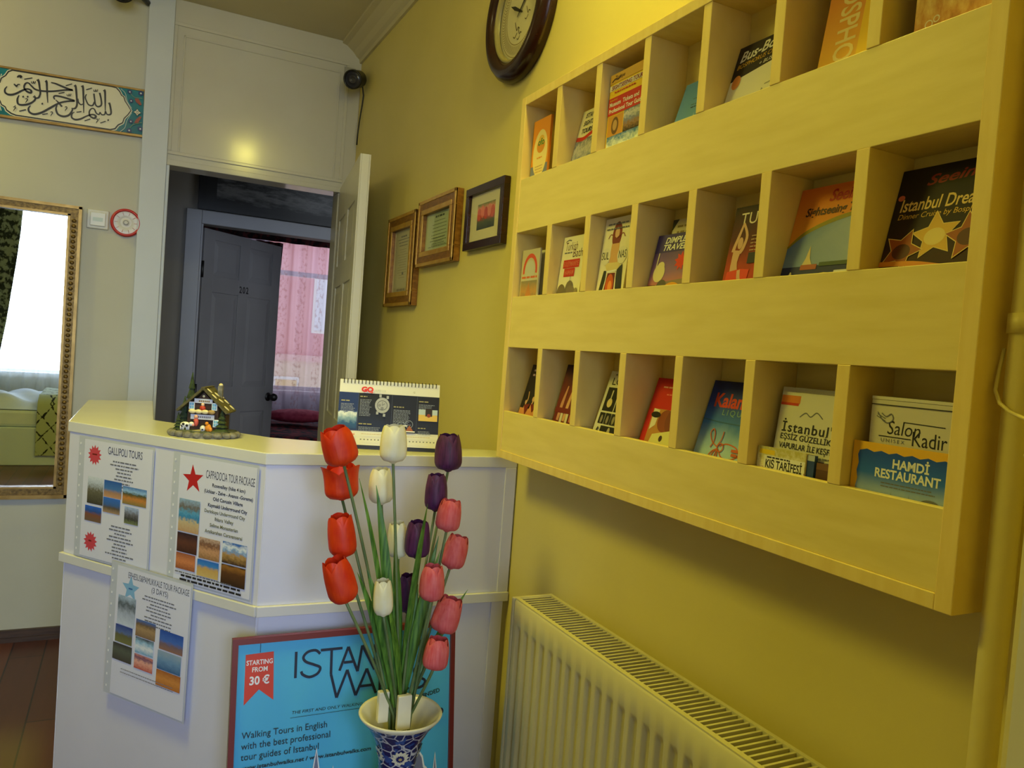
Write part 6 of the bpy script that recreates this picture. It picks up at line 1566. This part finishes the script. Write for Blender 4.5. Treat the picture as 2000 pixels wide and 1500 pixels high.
for j in range(3):
    for i in range(121):
        x = -0.9 + 2.8 * i / 120; v.append((x, 7.90 + 0.02 * math.sin(x * 30), 2.32 + 0.14 * j))
k.add(v, [(j * 121 + i, j * 121 + i + 1, (j + 1) * 121 + i + 1, (j + 1) * 121 + i) for j in range(2) for i in range(120)], M_VAL, smooth=True)
tag(k.build('curtain_valance', origin=(0.5, 7.9, 2.32)), 'dark red patterned valance glimpsed above the half open numbered door', 'valance')
k = MB(); v = []
for j in range(9):
    for i in range(31):
        x = 0.02 + (0.36 - 0.018 * j) * 0 + 0.26 * i / 30 + 0.10 * (j / 8); v.append((x, 7.97 + 0.02 * math.sin(x * 70), 0.05 + 2.27 * j / 8))
k.add(v, [(j * 31 + i, j * 31 + i + 1, (j + 1) * 31 + i + 1, (j + 1) * 31 + i) for j in range(8) for i in range(30)], M_VAL, smooth=True)
tag(k.build('side_curtain', origin=(0.15, 7.97, 0.05)), 'dark red side curtain edge at the left of the bedroom window', 'curtain')

BD = thing('bed', 'bed under a dark red patterned cover beyond the numbered door', 'bed', (0.75, 7.2, 0))
boxes('bed_base', flat(60, 40, 34, .6), (0.10, 6.72, 0.05, 1.7, 7.75, 0.30), (0.14, 6.76, 0, 0.22, 6.84, 0.05), (1.56, 6.76, 0, 1.64, 6.84, 0.05), (0.14, 7.6, 0, 0.22, 7.68, 0.05), (1.56, 7.6, 0, 1.64, 7.68, 0.05), parent=BD)
boxes('mattress', flat(220, 214, 206, .8), (0.10, 6.72, 0.30, 1.7, 7.75, 0.48), parent=BD, bevel=0.03)
k = MB(); v = []; NX, NY = 40, 16
for j in range(NY + 1):
    for i in range(NX + 1):
        x = 0.06 + 1.68 * i / NX; t = j / NY
        if t < 0.4:
            y = 6.69 - 0.006 * math.sin(x * 25); z = 0.12 + (0.50 - 0.12) * t / 0.4
        else:
            y = 6.69 + 1.05 * (t - 0.4) / 0.6; z = 0.50 + 0.035 * math.sin(min(1, (t - 0.4) / 0.5) * PI / 2) + 0.025 * math.sin(x * 3.2 + 0.5)
        v.append((x, y, z))
k.add(v, [(j * (NX + 1) + i, j * (NX + 1) + i + 1, (j + 1) * (NX + 1) + i + 1, (j + 1) * (NX + 1) + i) for j in range(NY) for i in range(NX)], noisy('red_brocade_cover', (30, 14, 18), (140, 30, 40), 16, 0.85, detail=3, lo=0.42, hi=0.62), smooth=True)
k.build('bed_cover', BD)
k = MB(); k.ball((0.52, 7.45, 0.645), (0.30, 0.17, 0.065), noisy('rose_pillow', (176, 50, 80), (206, 84, 110), 20, 0.8)); pl = k.build('pillow', origin=(0.52, 7.45, 0.54))
tag(pl, 'rose coloured pillow lying on the red patterned bed', 'pillow')

# the neighbouring house outside the bedroom window
NB = thing('exterior_building', 'pink rendered building outside the bedroom window', 'building', (1.5, 13.2, -3))
boxes('wall', noisy('pink_render', (214, 124, 118), (226, 140, 130), 2, 0.8), (-4, 13, 1.05, 6, 13.4, 3.2), parent=NB)
boxes('lower_storey', noisy('cream_render', (226, 196, 160), (236, 210, 178), 2, 0.8), (-4, 13, -3, 6, 13.4, 1.05), parent=NB)
boxes('ledge', flat(226, 170, 156, .8), (-4, 12.93, 1.02, 6, 13.0, 1.12), (-4, 12.9, 3.1, 6, 13.0, 3.2), parent=NB)
for i, (x_, z_) in enumerate(((0.62, -0.2), (1.18, -0.2), (2.2, -0.2), (1.75, 1.5), (-0.6, 1.5), (0.35, 1.5), (2.7, 1.5))):
    w = boxes('window_frame', flat(240, 234, 226, .6), (x_, 12.97, z_, x_ + 0.42, 13.0, z_ + 0.95), parent=NB)
    k = MB(); k.box(x_ + 0.04, 12.962, z_ + 0.05, x_ + 0.38, 12.97, z_ + 0.90, flat(236, 200, 130, .3) if z_ < 0 else flat(226, 232, 240, .2)); k.build('window_pane', w)

# ------------------------------------------------------------ lounge seen in the mirror
M_LINEN = noisy('white_linen', (214, 228, 242), (224, 236, 246), 8, 0.8, bump=0.3)
DB = thing('daybed', 'white boxed daybed with a puffy duvet, seen only in the mirror', 'daybed', (-2.1, -1.35, 0))
boxes('base', flat(210, 226, 242, .5), (-3.1, -1.95, 0.0, -1.25, -0.86, 0.36), parent=DB, bevel=0.01)
boxes('mattress', M_LINEN, (-3.08, -1.94, 0.36, -1.27, -0.88, 0.52), parent=DB, bevel=0.03)
k = MB(); v = []; NX, NY = 50, 24
for j in range(NY + 1):
    for i in range(NX + 1):
        x = -3.06 + 1.78 * i / NX; y = -1.92 + 1.03 * j / NY; e = min(1, 6 * min(i / NX, 1 - i / NX, j / NY, 1 - j / NY))
        v.append((x, y, 0.525 + e * (0.10 + 0.03 * math.sin(x * 6 + y * 4) + 0.018 * math.sin(x * 17 - y * 9))))
k.add(v, [(j * (NX + 1) + i, j * (NX + 1) + i + 1, (j + 1) * (NX + 1) + i + 1, (j + 1) * (NX + 1) + i) for j in range(NY) for i in range(NX)], M_LINEN, smooth=True)
k.build('duvet', DB)
m_, n, l, p = new_mat('lattice_runner')
geo = n.new('ShaderNodeNewGeometry'); sep = n.new('ShaderNodeSeparateXYZ'); l.new(geo.outputs['Position'], sep.inputs[0])
ad = n.new('ShaderNodeMath'); ad.operation = 'ADD'; l.new(sep.outputs['Y'], ad.inputs[0]); l.new(sep.outputs['Z'], ad.inputs[1])
def osc(src, fq, sg):
    a1 = n.new('ShaderNodeMath'); a1.operation = 'MULTIPLY_ADD'; a1.inputs[1].default_value = sg; l.new(src.outputs[0] if hasattr(src, 'outputs') else src, a1.inputs[0]); l.new(sep.outputs['X'], a1.inputs[2])
    b1 = n.new('ShaderNodeMath'); b1.operation = 'MULTIPLY'; b1.inputs[1].default_value = fq; l.new(a1.outputs[0], b1.inputs[0])
    c1 = n.new('ShaderNodeMath'); c1.operation = 'SINE'; l.new(b1.outputs[0], c1.inputs[0]); d1_ = n.new('ShaderNodeMath'); d1_.operation = 'ABSOLUTE'; l.new(c1.outputs[0], d1_.inputs[0]); return d1_
o1 = osc(ad, 21, 0.8); o2 = osc(ad, 21, -0.8)
mn = n.new('ShaderNodeMath'); mn.operation = 'MINIMUM'; l.new(o1.outputs[0], mn.inputs[0]); l.new(o2.outputs[0], mn.inputs[1])
nz = n.new('ShaderNodeTexNoise'); nz.inputs['Scale'].default_value = 34; l.new(geo.outputs['Position'], nz.inputs['Vector'])
sb = n.new('ShaderNodeMath'); sb.operation = 'MULTIPLY_ADD'; sb.inputs[1].default_value = 0.9; l.new(nz.outputs['Fac'], sb.inputs[0]); l.new(mn.outputs[0], sb.inputs[2])
cr = n.new('ShaderNodeValToRGB'); cr.color_ramp.elements[0].position = 0.50; cr.color_ramp.elements[0].color = rgb((24, 28, 26)); cr.color_ramp.elements[1].position = 0.62; cr.color_ramp.elements[1].color = rgb((176, 186, 150))
l.new(sb.outputs[0], cr.inputs[0]); l.new(cr.outputs[0], p.inputs['Base Color']); p.inputs['Roughness'].default_value = 0.9
k = MB(); v = []; NX, NY = 24, 30
for j in range(NY + 1):
    for i in range(NX + 1):
        x = -1.69 + 0.40 * i / NX; t = j / NY
        if t < 0.5:
            y = -0.835 - 0.004 * math.sin(x * 30); z = 0.10 + (0.60 - 0.10) * t / 0.5
            if t > 0.42: y -= 0.02 * (t - 0.42) / 0.08
        else:
            y = -0.855 - 0.95 * (t - 0.5) / 0.5; z = 0.60 + 0.075 * min(1, (t - 0.5) / 0.06) + 0.01 * math.sin(x * 9 + t * 12)
        v.append((x, y, z))
k.add(v, [(j * (NX + 1) + i, j * (NX + 1) + i + 1, (j + 1) * (NX + 1) + i + 1, (j + 1) * (NX + 1) + i) for j in range(NY) for i in range(NX)], m_, smooth=True)
tag(k.build('bed_runner', origin=(-1.5, -1.0, 0.6)), 'pale green runner with a dark lattice draped over the daybed, seen in the mirror', 'runner')
k = MB(); v = []; NX = 160
for j in range(5):
    for i in range(NX + 1):
        x = -2.85 + 1.8 * i / NX; v.append((x, -2.10 + 0.03 * math.sin(x * 42) + 0.01 * math.sin(x * 97), 0.06 + 2.58 * j / 4))
k.add(v, [(j * (NX + 1) + i, j * (NX + 1) + i + 1, (j + 1) * (NX + 1) + i + 1, (j + 1) * (NX + 1) + i) for j in range(4) for i in range(NX)], sheer('white_sheer', (240, 246, 248), 0.55), smooth=True)
tag(k.build('sheer_curtain', origin=(-1.95, -2.1, 0.06)), 'white sheer curtain glowing behind the daybed, seen in the mirror', 'curtain')
k = MB(); v = []
for j in range(9):
    for i in range(25):
        t = j / 8; x = -2.75 + (0.74 - 0.28 * (1 - t) ** 1.5) * i / 24 ; v.append((x, -2.02 + 0.02 * math.sin(x * 60), 0.10 + 2.5 * t))
k.add(v, [(j * 25 + i, j * 25 + i + 1, (j + 1) * 25 + i + 1, (j + 1) * 25 + i) for j in range(8) for i in range(24)], noisy('green_damask', (40, 50, 44), (150, 164, 140), 22, 0.85, detail=3, lo=0.45, hi=0.55), smooth=True)
tag(k.build('damask_curtain', origin=(-2.4, -2.02, 0.1)), 'dark green patterned curtain at the left edge of the mirror view', 'curtain')

# ------------------------------------------------------------ lamps (just out of frame)
WARM = (1.0, 0.90, 0.09)
M_BULB = glow('warm_bulb', (1.0, 0.80, 0.36), 30)


def spot(label, x, y, z, energy, bulb=None, rad=0.05):
    root = thing('ceiling_lamp', label, 'ceiling lamp', (x, y, H))
    k = MB(); k.lathe([(0.0, H - 0.0005), (0.055, H - 0.0005), (0.055, H - 0.012), (0.012, H - 0.02), (0.0, H - 0.02)], flat(206, 204, 196, .3), 28, Matrix.Translation((x, y, 0))); k.build('ceiling_rose', root)
    k = MB(); k.tube([(x, y, H - 0.018), (x, y, z + 0.055)], 0.008, flat(190, 188, 180, .3), 10); k.build('stem', root)
    k = MB(); k.ball((x, y, z), (0.045, 0.045, 0.05), bulb or M_BULB, 18, 12); k.build('bulb', root)
    k = MB(); k.lathe([(0.016, z + 0.058), (0.024, z + 0.055), (0.024, z + 0.036), (0.016, z + 0.036)], flat(190, 188, 180, .3), 20, Matrix.Translation((x, y, 0))); k.build('lamp_holder', root)
    light('lamp_glow', 'SPOT', (x, y, z - 0.055 - rad), energy, WARM, shadow_soft_size=rad, spot_size=R(165), spot_blend=1.0)
    light('lamp_spill', 'POINT', (x, y, z - 0.055 - rad), energy * 0.08, WARM, shadow_soft_size=rad)


spot('warm ceiling lamp above the brochure rack, out of frame', -0.23, 1.30, 2.76, 14, glow('bright_warm_bulb', (1.0, 0.89, 0.18), 110))
spot('added warm fill lamp in the middle of the room, out of frame', -1.25, 1.66, 2.66, 62, None, 0.2)  # added fill, placed to lift the yellow wall and rack bands
spot('warm ceiling lamp near the mirror wall, out of frame', -1.85, 3.35, 2.62, 11)

for o in bpy.data.objects:
    if '_o' in o:
        del o['_o']
